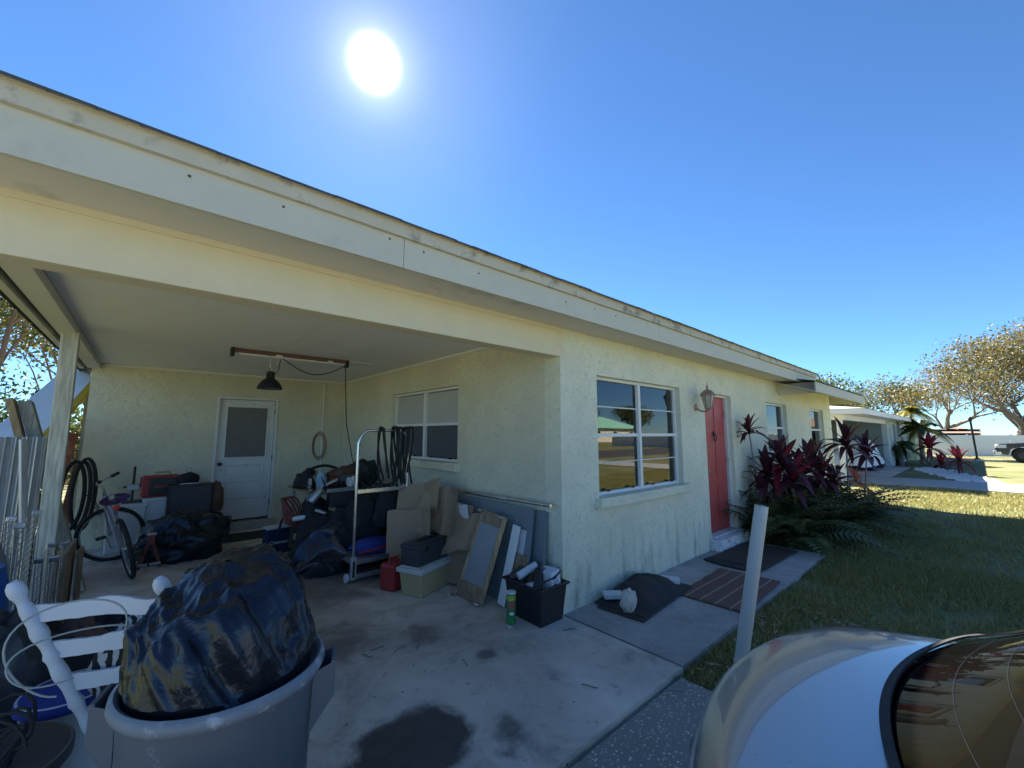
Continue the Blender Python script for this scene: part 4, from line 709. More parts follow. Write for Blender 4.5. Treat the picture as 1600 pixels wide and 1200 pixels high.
for i in range(16):                                                  # odds and ends heaped on and under the stand
    x_, y_ = 1.60+.95*rr.random(), 5.70+.5*rr.random(); z_ = .832+rr.uniform(0, .10) if i < 10 else rr.uniform(.0, .30); mk = rr.choice(['darkgrey', 'steel', 'black', 'blackm', 'silver', 'brown', 'ply', 'redrust'])
    mb = MB(); mb.T = Matrix.Translation((x_, y_, z_)) @ Matrix.Rotation(rr.uniform(-3, 3), 4, 'Z') @ Matrix.Rotation(rr.uniform(-.5, .5) if i < 10 else 0, 4, 'X'); a_, b_, c_ = rr.uniform(.04, .12), rr.uniform(.03, .08), rr.uniform(.03, .09)
    mb.box(-a_, a_, -b_, b_, 0, c_*1.6)
    if i % 2: mb.tube([(-a_*.8, 0, c_*1.6), (-a_*.4, 0, c_*2.3), (a_*.4, 0, c_*2.3), (a_*.8, 0, c_*1.6)], .008, 6)
    boxthing('tool_part', 'small worn machine part '+('heaped on the work stand' if i < 10 else 'stored under the work stand'), 'machine part', mb, M[mk], (x_, y_, z_), .006, 'parts on and under the work stand')
lump('dark_coat', 'black coat hung over the chrome cart cross bar', 'coat', (2.18, 4.62, .50), .16, .10, .30, M['blackcloth'], 91, .3)
lump('dark_bag', 'bulky charcoal bag between the cart and the side wall', 'bag', (2.45, 5.3, 0), .26, .32, .50, M['blackcloth'], 92, .3)
for i, (p_, a_, b_, c_, lb) in enumerate((((1.95, 5.15, 0), .28, .26, .42, 'black soft case standing behind the chrome cart'), ((2.30, 5.75, .2), .3, .2, .40, 'dark blanket stuffed under the work stand'), ((1.72, 5.75, .1), .2, .2, .42, 'black canvas bag hanging under the work stand'), ((2.42, 6.0, .83), .2, .2, .22, 'dark green tarp bundle on the wall end of the work stand'))):
    lump('soft_bundle', lb, 'bundle', p_, a_, b_, c_, M['blackcloth'] if i != 3 else mat('dark_green_tarp', (.02, .03, .025), .8), 101+i, .35)
for i, (p_, a_, b_, c_, mk, lb) in enumerate((((-.50, 3.15, 0), .2, .2, .5, 'darkgrey', 'dark plastic sack beside the blue barrel'), ((-.20, 3.5, 0), .22, .2, .30, 'brown', 'brown cloth heap behind the zebra cushion'), ((-.05, 4.2, 0), .2, .25, .20, 'blackcloth', 'black bag on the slab before the plywood sheet'))):
    lump('soft_bundle', lb, 'bundle', p_, a_, b_, c_, M[mk], 121+i, .35)
# navy tote with white lettering
nb_ = thing('tote_bag', 'navy cooler bag with white script by the back door step', 'bag', (1.42, 6.35, 0))
mb = MB(); mb.T = RZ(1.42, 6.35, 0, 8); mb.box(-.14, .14, -.09, .09, 0, .30); mb.build('body', M['navy'], nb_, bevel=.02)
mb = MB(); mb.T = RZ(1.42, 6.35, 0, 8); mb.box(-.143, .143, -.093, .093, .30, .325); mb.build('lid', M['whiteplast'], nb_, bevel=.008)
mb = MB(); mb.T = RZ(1.42, 6.35, 0, 8); mb.tube([(-.02, -.095, .22), (.02, -.1, .40), (.10, -.05, .50), (.14, .02, .42), (.13, .05, .31)], .014, 6); mb.build('strap', M['navy'], nb_, smooth=True)
tx = bpy.data.curves.new('t', 'FONT'); tx.body = 'Coleman'; tx.size = .062; tx.shear = .3; tx.extrude = .0006; tob = bpy.data.objects.new('t', tx); C.objects.link(tob)
dg = bpy.context.evaluated_depsgraph_get(); tme = bpy.data.meshes.new_from_object(tob.evaluated_get(dg)); bpy.data.objects.remove(tob)
tme.transform(RZ(0, 0, 0, 8) @ Matrix.Translation((-.115, -.0925, .11)) @ Matrix.Rotation(rad(90), 4, 'X')); tme.materials.clear(); tme.materials.append(M['white'])
to = bpy.data.objects.new('lettering', tme); C.objects.link(to); to.parent = nb_
boxthing('low_clamp', 'small dark metal vise on the floor below the red hose', 'vise', (lambda mb: (mb.box(1.42, 1.62, 5.82, 5.90, 0, .04), mb.box(1.47, 1.53, 5.83, 5.89, .04, .14), mb.tube([(1.38, 5.86, .10), (1.60, 5.86, .10)], .014, 8), mb)[-1])(MB()), M['blackm'], (1.5, 5.86, 0), .004)
boxthing('door_mat', 'dark patterned mat on the slab below the white back door', 'mat', MB().sheet(lambda u, v: (.88+1.15*u, 7.25+.55*v, .014+.004*math.sin(u*9)), 12, 6, .01), M['matb'], (1.4, 7.5, 0), 0)
# ================================================================== back wall left: bins, cases, bag, bicycle
def tub(name, label, x, y, wx, wy, h, m, lid=None, rot=0, z=0):
    t_ = thing(name, label, 'bin', (x, y, z)); mb = MB(); mb.T = RZ(x, y, z, rot); a, b = wx/2, wy/2; f = .88
    mb.add([(-a*f,-b*f,0),(a*f,-b*f,0),(a*f,b*f,0),(-a*f,b*f,0),(-a,-b,h),(a,-b,h),(a,b,h),(-a,b,h)], [(3,2,1,0),(4,5,6,7),(0,1,5,4),(1,2,6,5),(2,3,7,6),(3,0,4,7)]); mb.build('body', m, t_, bevel=.015)
    mb = MB(); mb.T = RZ(x, y, z, rot); mb.box(-a-.012, a+.012, -b-.012, b+.012, h-.03, h+.012); mb.build('rim', lid or m, t_, bevel=.008); return t_
tub('white_bin', 'white plastic bin under the drill stand by the back wall', -.10, 7.75, .40, .36, .60, M['whiteplast'])
tub('white_bin', 'tall white plastic bin under the red tool case', .21, 7.75, .30, .32, .66, M['whiteplast'])
ds = thing('drill_stand', 'small dark drill stand on the white bin by the back wall', 'tool', (-.06, 7.78, .613))
MB().tube([(-.06, 7.78, .615), (-.06, 7.78, 1.10)], .014, 8).build('column', M['blackm'], ds, smooth=True)
MB().box(-.16, .05, 7.70, 7.86, .615, .64).build('base', M['darkgrey'], ds, bevel=.005)
MB().box(-.12, .01, 7.72, 7.82, .78, .86).build('head', M['steel'], ds, bevel=.01); MB().tube([(-.16, 7.74, .83), (.08, 7.74, .85)], .012, 6).build('lever', M['blackm'], ds, smooth=True)
MB().tube([(.03, 7.75, .82), (.03, 7.75, .95)], .022, 10).build('motor', M['blackm'], ds, smooth=True)
rc = thing('tool_case', 'red and black tool case standing on the tall white bin', 'case', (.21, 7.70, .675))
mb = MB(); mb.T = RZ(.22, 7.70, .676, 4); mb.box(-.20, .20, -.06, .0, 0, .30); mb.build('shell', M['red'], rc, bevel=.03)
mb = MB(); mb.T = RZ(.22, 7.70, .676, 4); mb.box(-.12, .20, -.075, -.061, .03, .26); mb.build('face', M['black'], rc, bevel=.01)
mb = MB(); mb.T = RZ(.22, 7.70, .676, 4); mb.box(-.06, .14, -.079, -.0755, .13, .16); mb.build('stripe', M['red'], rc)
mb = MB(); mb.T = RZ(.22, 7.70, .676, 4); mb.tube([(-.06, -.03, .29), (-.05, -.03, .335), (.09, -.03, .335), (.10, -.03, .29)], .014, 8); mb.build('handle', M['woodn'], rc, smooth=True)
bs = thing('amplifier', 'black boxy case with metal corners among the back wall bins', 'case', (.55, 7.55, .42))
mb = MB(); mb.T = RZ(.55, 7.55, .42, 3); mb.box(-.25, .25, -.12, .12, 0, .42); mb.build('shell', M['black'], bs, bevel=.012)
mb = MB(); mb.T = RZ(.55, 7.55, .42, 3); mb.box(-.22, .22, -.124, -.121, .03, .38); mb.build('grille', M['darkgrey'], bs)
mb = MB(); mb.T = RZ(.55, 7.55, .42, 3); mb.box(-.13, .09, -.05, .05, .4205, .435); mb.build('handle', M['chrome'], bs, bevel=.004)
boxthing('lower_case', 'grey equipment case under the black boxy case', 'case', MB().box(.26, .84, 7.42, 7.72, 0, .418), M['darkgrey'], (.55, 7.55, 0), .02)
sb = lump('small_bag', 'small black bag with a loop on top of the boxy case', 'bag', (.52, 7.58, .842), .13, .09, .10, M['blackcloth'], 21, .12)
MB().tube([(.03*math.sin(t_), 0, .19+.035*math.cos(t_)) for t_ in np.linspace(0, 2*math.pi, 14)[:-1]], .006, 6, closed=True).build('loop', M['steel'], sb, smooth=True)
pb = lump('leather_bag', 'brown leather shoulder bag slumped beside the boxy case', 'bag', (.86, 7.60, .42), .10, .10, .27, M['brown'], 23, .2)
lump('dark_cloth', 'dark backpack under the brown leather bag', 'bag', (.88, 7.62, 0), .14, .18, .27, M['blackcloth'], 24, .2)
lump('trash_bag', 'full black trash bag on the slab below the boxy case', 'trash bag', (.50, 6.85, 0), .42, .36, .36, M['bag'], 31, .22, 80, 50, fold=.10)
js = thing('jack_stand', 'red steel jack stand beside the full black trash bag', 'jack stand', (.16, 6.60, 0))
for dx, dy in ((-.10, -.09), (.10, -.09), (.10, .09), (-.10, .09)): MB().bar((.16+dx, 6.6+dy, 0), (.16+dx*.25, 6.6+dy*.25, .26), .035, .012).build('leg', M['redrust'], js)
MB().box(.125, .195, 6.565, 6.635, .25, .36).build('column', M['redrust'], js, bevel=.004); MB().box(.115, .205, 6.56, 6.64, .36, .385).build('saddle', M['steel'], js, bevel=.006); MB().bar((.06, 6.51, .05), (.26, 6.51, .05), .012, .025).build('brace', M['steel'], js)
lump('grey_cloth', 'grey cushion lying between the bicycle and the trash bag', 'cushion', (.20, 7.1, 0), .26, .2, .14, mat('grey_cushion', (.10, .105, .115), .9), 36, .2)
# bicycle: heading away from the camera, front wheel turned left
def wheel(mbp, c, ax, R_, parent, tyre_r=.022):
    c, ax = Vector(c), Vector(ax).normalized(); e1 = ax.orthogonal().normalized(); e2 = ax.cross(e1)
    P = lambda r, t_: c+(e1*math.cos(t_)+e2*math.sin(t_))*r
    w_ = MB().tube([P(R_, t_) for t_ in np.linspace(0, 2*math.pi, 41)[:-1]], tyre_r, 10, closed=True).build('wheel', M['tyre'], parent, smooth=True)
    MB().tube([P(R_-tyre_r-.006, t_) for t_ in np.linspace(0, 2*math.pi, 41)[:-1]], .010, 8, closed=True).build('rim', M['silver'], w_, smooth=True)
    sp = MB(); sp.tube([c-ax*.03, c+ax*.03], .02, 10)
    for i in range(18): t_ = 2*math.pi*i/18; sp.tube([c+ax*(.02 if i % 2 else -.02), P(R_-.035, t_+.25)], .0016, 4)
    so_ = sp.build('spokes', M['silver'], w_); return w_
bk = thing('bicycle', 'bicycle with a purple saddle and red tail light, front wheel turned', 'bicycle', (-.033, 6.55, 0))
hd = Vector((-.16, 1, 0)).normalized(); sdv = Vector((hd.y, -hd.x, 0)); rc_ = Vector((.02, 6.22, .33)); fc = rc_+hd*1.02
wheel(None, rc_, sdv, .31, bk); sta = math.radians(68); fh = (hd*math.cos(sta)-sdv*math.sin(sta)); fax = Vector((fh.y, -fh.x, 0)); wheel(None, fc, fax, .31, bk)
bb = rc_+hd*.42+Vector((0,0,-.04)); stt = rc_+hd*.20+Vector((0,0,.40)); hdt = fc-hd*.17+Vector((0,0,.50)); hdb = fc-hd*.11+Vector((0,0,.36))
fm = MB()
for a, b, r in ((stt, bb, .017), (hdt, stt-Vector((0,0,.12)), .017), (hdb, bb, .019), (hdt+Vector((0,0,.03)), hdb, .02)): fm.tube([a, b], r, 10)
for s_ in (-1, 1): fm.tube([bb, rc_+sdv*.05*s_], .010, 8); fm.tube([stt-Vector((0,0,.05)), rc_+sdv*.05*s_], .009, 8)
fm.build('frame', M['lilac'], bk, smooth=True)
fk = MB()
for s_ in (-1, 1): fk.tube([hdb+fax*.045*s_, fc+fax*.05*s_], .012, 8)
fk.tube([hdb-fax*.05, hdb+fax*.05], .014, 8); fk.build('fork', M['silver'], bk, smooth=True)
MB().tube([stt, stt+Vector((0,0,.12))-hd*.03], .013, 8).build('seat_post', M['silver'], bk, smooth=True)
sc_ = stt+Vector((0,0,.14))-hd*.03
sdl = MB(); sdl.grid(lambda u, v: sc_+hd*(.13-.26*v)+sdv*((.025+.10*min(1, v*1.3)**1.5)*math.cos(2*math.pi*u))+Vector((0,0,.055*math.sin(2*math.pi*u)*(.6+.4*v))), 16, 12, wrap=True); sdl.build('saddle', M['purple'], bk, smooth=True)
MB().lathe([(.0, 0), (.028, .004), (.03, .02), (0, .03)], 14, sc_-hd*.10-Vector((0,0,.09)), axis=-hd).build('tail_light', M['orange'], bk, smooth=True)
st_ = hdt+Vector((0,0,.16))-hd*.04; hbv = fax
hb = MB(); hb.tube([hdt, hdt+Vector((0,0,.10))-hd*.02, st_+fh*.05], .013, 8); hb.tube([st_+hbv*(-.28)+Vector((0,0,.05))-fh*.06, st_+hbv*(-.14)+Vector((0,0,.03)), st_+fh*.05, st_+hbv*.14+Vector((0,0,.03)), st_+hbv*.28+Vector((0,0,.05))-fh*.06], .012, 8); hb.build('handlebar', M['silver'], bk, smooth=True)
for s_ in (-1, 1): MB().tube([st_+hbv*(.19*s_)+Vector((0,0,.038))-fh*.03, st_+hbv*(.30*s_)+Vector((0,0,.053))-fh*.07], .019, 10).build('grip', M['rubber'], bk, smooth=True)
for s_, a_ in ((-1, .9), (1, 4.0)):
    pe = bb+sdv*.08*s_+(hd*math.cos(a_)+Vector((0,0,1))*math.sin(a_))*.16; cm = MB(); cm.tube([bb+sdv*.04*s_, bb+sdv*.07*s_, pe], .009, 6); cm.build('crank', M['silver'], bk, smooth=True)
    mb = MB(); mb.bar(pe-hd*.045+sdv*.05*s_, pe+hd*.045+sdv*.05*s_, .08, .022); mb.build('pedal', M['black'], bk)
MB().tube([bb+sdv*.05-hd*.02, rc_+hd*.1+sdv*.13-Vector((0,0,.1)), rc_+sdv*.17+hd*.15-Vector((0,0,.32))], .008, 6).build('kick_stand', M['blackm'], bk, smooth=True)
for i in range(3): MB().tube([st_+hbv*(.1-.1*i)+fh*.04, st_+fh*(.12+.02*i)+Vector((0,0,-.08)), hdb+fh*.06+Vector((0,0,-.05*i))], .004, 5).build('brake_cable', M['rubber'], bk, smooth=True)
bk.rotation_mode = 'AXIS_ANGLE'; bk.rotation_axis_angle = (rad(-13), hd.x, hd.y, hd.z)
# loose tyres hung behind the post
for i, (dx, dy, rr, lb) in enumerate(((0, 0, .30, 'bicycle tyre hung on the back wall behind the post'), (.035, -.07, .33, 'larger bicycle tyre leaning in front of the hung tyre'), (-.06, -.14, .31, 'bicycle tyre closest to the post'))):
    c_ = Vector((-.56+dx, 7.75+dy, .78)); tag(rebase(MB().tube([c_+Vector((rr*.32*math.cos(t_), .10*math.cos(t_)*(i-1), rr*1.35*math.sin(t_))) for t_ in np.linspace(0, 2*math.pi, 37)[:-1]], .022, 8, closed=True).build('spare_tyre_loop', M['tyre'], smooth=True), c_), lb, 'tyre', 'spare bicycle tyres')
# ================================================================== left edge: racks, boards, chair, buckets, trash can
def wire_shelf(x, y0, y1, z1, label, lean=0, xthick=.032):
    t_ = thing('wire_shelf', label, 'shelf', (x, (y0+y1)/2, 0))
    def Q(y, f, s_): return Vector((x+lean*f+s_*xthick/2, y, z1*f+.004))
    for y in (y0, y1):
        tr = MB()
        for s_ in (-1, 1): tr.tube([Q(y, 0, s_), Q(y, 1, s_)], .0045, 6)
        n = 18
        tr.tube([Q(y, i/n, 1 if i % 2 else -1) for i in range(n+1)], .003, 5)
        tr.build('truss_edge', M['steel'], t_)
    wr_ = MB()
    for i in range(22):
        f = (i+.5)/22; wr_.tube([Q(y0, f, 0), Q(y1, f, 0)], .0025, 5)
    for y in np.linspace(y0, y1, 4): wr_.tube([Q(y, 0, 0), Q(y, 1, 0)], .003, 5)
    wr_.build('wire_grid', M['steel'], t_)
    for f in (0.005, .995):
        for y in (y0, y1): MB().box(x+lean*f-.026, x+lean*f+.026, y-.02, y+.02, max(0, z1*f-.03), z1*f+.004).build('corner_collar', M['chrome'], t_, bevel=.004)
wire_shelf(-.56, 4.35, 4.95, .95, 'tall chrome wire shelf standing on end by the blue barrel', lean=-.02)
wire_shelf(-.66, 4.30, 4.90, .93, 'chrome wire shelf on end, farthest from the bicycle', lean=-.04)
wire_shelf(-.46, 4.42, 4.95, .69, 'short wire shelf standing on end beside the plywood', lean=-.02)
wire_shelf(-.40, 4.45, 4.98, .68, 'rusty wire shelf standing on end against the plywood', lean=-.01)
boxthing('plywood_sheet', 'brown plywood sheet on edge beside the wire shelves', 'plywood', MB().box(-.365, -.345, 4.40, 4.98, 0, .70), M['ply'], (-.35, 4.7, 0), .002)
boxthing('plywood_sheet', 'narrow plywood strip behind the wire shelves', 'plywood', MB().bar((-.30, 4.9, .0), (-.315, 4.95, .62), .02, .30, up=(0,1,0)), M['ply'], (-.3, 4.9, 0), .002)
bb_ = thing('blue_barrel', 'blue plastic barrel at the left edge of the slab', 'barrel', (-.68, 3.15, 0))
MB().lathe([(.22, 0), (.24, .02), (.25, .2), (.255, .35), (.25, .62), (.24, .80), (.225, .86), (.22, .88), (0, .88)], 32, (-.70, 3.35, 0)).build('drum', M['blue'], bb_, smooth=True)
for z_ in (.28, .58): MB().lathe([(.254, -.02), (.266, 0), (.254, .02)], 32, (-.70, 3.35, z_)).build('hoop', M['blue'], bb_, smooth=True)
lump('grey_bag', 'pale grey sack behind the blue barrel', 'sack', (-.75, 4.1, .0), .2, .2, .62, mat('grey_sack', (.22, .23, .25), .8), 44, .2)
# corrugated metal sheet, boards leaning by the post
cm = MB(); cm.sheet(lambda u, v: (-1.10+.42*u, 5.75+.06*v+.016*math.sin(u*42), 1.52*v), 60, 3, .003)
boxthing('corrugated_sheet', 'corrugated silver metal sheet standing by the carport post', 'sheet', cm, M['steel'], (-.9, 5.75, 0), 0, smooth=True)
boxthing('metal_frame_bar', 'pale steel bar leaning across the corrugated sheet', 'bar', MB().bar((-.63, 5.40, .0), (-.80, 5.62, 1.50), .045, .03), M['silver'], (-.63, 5.4, 0), .003)
boxthing('timber_board', 'raw timber board with a painted face leaning behind the post', 'board', MB().bar((-.47, 6.0, 0), (-1.0, 6.22, 1.88), .05, .16, up=(0,1,0)).bar((-.47, 5.915, 0), (-1.0, 6.135, 1.88), .052, .008, up=(0,1,0)), M['woodn'], (-.47, 6, 0), .003)
boxthing('painted_board', 'grey painted board leaning beside the raw timber board', 'board', MB().bar((-.36, 6.03, 0), (-.91, 6.28, 1.86), .09, .14, up=(0,1,0)), M['woodg'], (-.4, 6.1, 0), .003)
boxthing('black_plywood', 'dark plywood panel standing behind the carport post', 'panel', MB().bar((-.80, 6.5, 0), (-.86, 6.55, 1.15), .03, .9, up=(0,1,0)), mat('dark_panel', (.03, .03, .028), .8), (-.8, 6.5, 0), .003)
for i in range(2): boxthing('rusty_panel', ['rusty red sheet leaning at the end of the back wall', 'narrow rusty red strip outside the back wall'][i], 'panel', MB().bar((-.95+.16*i, 8.6+.2*i, -.06), (-.78+.16*i, 8.6+.2*i, 1.55), .14, .02, up=(0,1,0)), M['redrust'], (-.9, 8.6, -.06), .002)
# white panel with a yellow edge propped outside
wp = thing('white_hull_panel', 'long white panel with a yellow edge propped up outside behind the post', 'panel', (-1.6, 8, ZG))
UL, UR, LR, LL = PD(-60, 713, 4.6), PD(112, 566, 6.4), PD(147, 590, 6.3), PD(20, 730, 4.6)
nn = (UR-UL).cross(LL-UL).normalized()*.05
mb = MB(); mb.add([UL, UR, LR, LL, UL+nn, UR+nn, LR+nn, LL+nn], [(0,1,2,3),(7,6,5,4),(0,4,5,1),(1,5,6,2),(2,6,7,3),(3,7,4,0)]); mb.build('panel', M['cover'], wp, bevel=.008)
ev = (LL-UL).normalized()*.05; mb = MB(); mb.add([LL+ev*.1-nn*.3, LR+ev*.1-nn*.3, LR+ev*1.6-nn*.1, LL+ev*1.6-nn*.1, LL+ev*.1+nn, LR+ev*.1+nn, LR+ev*1.6+nn, LL+ev*1.6+nn], [(0,1,2,3),(7,6,5,4),(0,4,5,1),(1,5,6,2),(2,6,7,3),(3,7,4,0)]); mb.build('yellow_edge', M['yellow'], wp)
for f in (.12, .55, .9):
    p_ = LL.lerp(LR, f)+nn*1.2; mb = MB(); mb.bar((p_.x, p_.y, ZG), p_, .06, .06); mb.build('prop', M['woodg'], wp)
# broken white ladder-back chair
ch = thing('ladder_back_chair', 'chipped white ladder back chair tilted against the grey trash can', 'chair', (.1, 2.45, 0))
TL, BL, TR, BR = Vector((-.325, 2.44, 1.0)), Vector((.09, 2.47, .0)), Vector((.085, 2.20, .985)), Vector((.50, 2.27, .0))
def turned(p0, p1, nm='back_post'):
    L = (p1-p0).length; pr = []
    for i in range(61):
        f = i/60; r = .0185+.0015*math.sin(f*40)
        for c_, w2, a in ((.62, .035, .007), (.70, .012, .006), (.79, .03, .008), (.86, .010, .006), (.89, .012, .007), (.40, .03, .004), (.5, .012, .005)): r += a*math.exp(-((f-c_)/w2)**2)
        if f > .925: r = .010+.017*math.sqrt(max(0, 1-((f-.965)/.036)**2)) if abs(f-.965) < .036 else .013
        pr.append((max(r, .002), f*L))
    MB().lathe(pr+[(0, L+.001)], 16, p0, axis=(p1-p0)).build(nm, M['chairw'], ch, smooth=True)
turned(BL, TL); turned(BR, TR)
fwd = Vector((.18, .36, .06))
for i, f in enumerate((.865, .715, .575, .43)):
    A_, B_ = BL.lerp(TL, f), BR.lerp(TR, f); upv = (TL-BL).normalized(); hgt = .058
    def fn(u, v, A_=A_, B_=B_, i=i):
        wav = .006*math.cos(u*2*math.pi*2)+.010*math.sin(u*math.pi); return A_.lerp(B_, u)+fwd.normalized()*(.03*math.sin(math.pi*u))+Vector((0,0,1))*((v-.5)*hgt+wav*(1 if v > .5 else .35)+.004*noise.noise(Vector((u*15, v*3, i))))
    MB().sheet(fn, 34, 4, .014).build('slat', M['chairw'], ch, smooth=True, sharp=50)
sA, sB = BL.lerp(TL, .40), BR.lerp(TR, .40)
mb = MB(); mb.add([sA, sB, sB+fwd*1.1, sA+fwd*1.1]+[p_-Vector((0,0,.03)) for p_ in (sA, sB, sB+fwd*1.1, sA+fwd*1.1)], [(0,1,2,3),(7,6,5,4),(0,4,5,1),(1,5,6,2),(2,6,7,3),(3,7,4,0)]); mb.build('seat', M['chairw'], ch, bevel=.01)
for p_ in (sA+fwd*1.05, sB+fwd*1.05): turned(Vector((p_.x+.03, p_.y+.02, 0)), p_-Vector((0,0,.03)), 'front_leg')
zc = lump('zebra_cushion', 'zebra print cushion lying on the chipped white chair', 'cushion', tuple((sA+sB)/2+fwd*.5+Vector((-.05,0,.0))), .26, .13, .25, M['zebra'], 52, .1)
# pale cable loops draped over the chair
for i in range(2):
    c_ = PD(110+8*i, 1000+12*i, 1.36); rx_, rz_ = .13+.02*i, .13-.018*i
    pts = [c_+Vector((rx_*math.cos(t_)+.02*math.sin(2*t_+i), -.06+.03*math.sin(t_+i), rz_*math.sin(t_)*(.6 if i % 2 else 1))) for t_ in np.linspace(.3*i, 4.6+.3*i, 26)]
    tag(rebase(MB().tube(pts, .003, 6).build('pale_cable', M['cable'], smooth=True), c_), 'pale plastic cable looped over the chipped white chair', 'cable', 'pale cables on the chair')
# buckets at the lower left
def bucket(name, label, c, r0, r1, h, m, mr):
    t_ = thing(name, label, 'bucket', c); MB().lathe([(r0, 0), (r1, h), (r1+.012, h), (r1+.012, h-.02), (r1+.004, h-.022)], 36, c).build('body', m, t_, smooth=True, sharp=30)
    MB().lathe([(r1-.006, h-.002), (r0-.004, .01), (0, .01)], 36, c).build('inside', mr, t_, smooth=True); MB().lathe([(r1+.010, h-.045), (r1+.016, h-.04), (r1+.016, h-.005), (r1-.004, h+.003)], 36, c).build('rim', mr if name != 'blue_bucket' else M['bluecloth'], t_, smooth=True); return t_
bucket('grey_tub', 'smoky grey tub full of cables at the lower left of the slab', (-.36, 2.45, 0), .19, .235, .38, mat('smoky_plastic', (.09, .10, .10), .35), M['darkgrey'])
bucket('blue_bucket', 'white bucket with a blue rim behind the grey tub', (-.16, 2.86, 0), .13, .155, .40, M['whiteplast'], M['whiteplast'])
for i in range(8):
    c_ = Vector((-.36, 2.45, .30)); pts = [c_+Vector((.16*math.cos(t_*1.3+i)*(.5+.06*i), .16*math.sin(t_+i)*(.5+.06*i), .08*math.sin(t_*2+i)+.03*i)) for t_ in np.linspace(0, 5, 20)]
    tag(rebase(MB().tube(pts, .006, 6).build('tub_cable', M['rubber'], smooth=True), c_), 'black cable coiled in the smoky grey tub', 'cable', 'cables in the grey tub')
lump('dark_clutter', 'dark cloth heap between the wire shelves and the chair', 'cloth', (-.42, 3.55, 0), .35, .36, .34, mat('dark_clutter', (.03, .026, .022), .9), 61, .35)
# grey trash can with black bag
TC = Vector((.285, 1.82, 0))
tcan = thing('trash_can', 'big grey plastic trash can with a scuffed rim', 'trash can', TC)
MB().lathe([(.235, 0), (.245, .02), (.262, .25), (.265, .26), (.268, .45), (.272, .46), (.285, .70), (.287, .715)], 56, TC).build('body', M['can'], tcan, smooth=True, sharp=30)
MB().lathe([(.283, .70), (.300, .705), (.309, .722), (.306, .742), (.294, .750), (.281, .742), (.277, .70), (.26, .30), (.23, .03), (0, .03)], 56, TC).build('rim', M['canrim'], tcan, smooth=True, sharp=60)
for a_ in (-20, 160):
    mb = MB(); mb.T = Matrix.Translation(TC) @ Matrix.Rotation(rad(a_), 4, 'Z')
    for s_ in (-1, 1): mb.add([(.276, .075*s_, .70), (.345, .06*s_, .72), (.345, .06*s_, .60), (.27, .075*s_, .50), (.276, .068*s_, .70), (.345, .053*s_, .72), (.345, .053*s_, .60), (.27, .068*s_, .50)], [(0,1,2,3),(7,6,5,4),(0,4,5,1),(1,5,6,2),(2,6,7,3)])
    mb.box(.333, .348, -.06, .06, .60, .725); mb.build('handle', M['can'], tcan, bevel=.004)
def crease(p, sc, sd=0):                                              # film creases: ridges between shallow concave facets
    q = Vector((p.x*sc+sd, p.y*sc+sd*.7, p.z*sc*.75)); q += Vector((noise.noise(q*.8), noise.noise(q*.8+Vector((5, 0, 0))), noise.noise(q*.8+Vector((0, 5, 0)))))*.5
    return noise.voronoi(q)[0][0]
def bagfn(u, v):
    th = 2*math.pi*u; R8 = [.235, .262, .272, .275, .270, .262, .245, .205, .13, .01]; q = v*9; i = min(8, int(q)); r = R8[i]+(R8[i+1]-R8[i])*(q-i)
    z = .56+.47*min(1, v/.80)**.95+.06*max(0, v-.80)/.2; d = Vector((math.cos(th), math.sin(th), 0)); p = d*r+Vector((0, 0, z))
    sw = noise.noise(p*3.2+Vector((4, 1, 0))); c1 = crease(p+d*p.z*.25, 5.5, 2); g = min(1, v*2.2); ac = Vector((p.x+.5*p.z, p.y-.3*p.z, p.z*.5+.55*p.x-.3*p.y)); f1 = abs(noise.noise(Vector((ac.x*9, ac.y*9, ac.z*2.2)))); f2 = abs(noise.noise(Vector((ac.x*22, ac.y*22, ac.z*5)))); c2 = .4-.9*f1-.45*f2
    r2 = r*(1+g*(1-v**6)*(.14*sw+.10*(c1-.45)+.16*(c2-.1)))
    if z < .77: r2 = min(r2, .268)
    e_ = 1-v**6; z += v*(.10*sw+.07*(c1-.45)+.09*(c2-.1)+.06*math.cos(th-1.2))*e_
    return TC+d*r2+Vector((-.02, .04, 0))*v+Vector((0, 0, z))
tbg = MB().grid(bagfn, 220, 120, wrap=True).build('trash_bag', M['bag'], smooth=True, sharp=80)
tag(rebase(tbg, TC+Vector((0, 0, .56))), 'bulging black trash bag stuffed in the grey trash can', 'trash bag')
def ear(u, v):
    p_ = TC+Vector((.17+.21*u, .02+.02*u, .98+.10*math.sin(u*2.2)+(v-.5)*(.04+.16*u))); return p_+Vector((.02*math.sin(v*9+u*4), .035*math.sin(v*7+2*u), .02*noise.noise(Vector((u*5, v*5, 1)))))
MB().sheet(ear, 16, 14, .003).build('tied_end', M['bag'], tbg, smooth=True, sharp=80).location = -(TC+Vector((0, 0, .56)))
lump('trash_bag', 'second black trash bag on the slab behind the trash can', 'trash bag', (.62, 3.55, 0), .34, .30, .42, M['bag'], 71, .25, 80, 50, fold=.12)
fl = thing('cardboard_box', 'torn open cardboard box in front of the grey trash can', 'box', (.02, 1.35, 0))
for (a_, b_, c_, d_), nm in ((((-.10,1.42,.0),(.20,1.42,.0),(.20,1.42,.50),(-.10,1.42,.46)),'side'), (((-.10,1.20,0),(-.10,1.42,0),(-.10,1.42,.46),(-.10,1.20,.44)),'side'), (((.20,1.42,0),(.20,1.20,0),(.20,1.20,.46),(.20,1.42,.50)),'side'), (((.03,1.41,.47),(.20,1.41,.50),(.17,1.37,.62),(.05,1.37,.57)),'flap')):
    a_, b_, c_, d_ = map(Vector, (a_, b_, c_, d_)); MB().sheet(lambda u, v: a_.lerp(b_, u).lerp(d_.lerp(c_, u), v)+Vector((0, .006*math.sin(u*6+v*3), 0)), 6, 6, .005).build(nm, M['card'], fl, smooth=True)
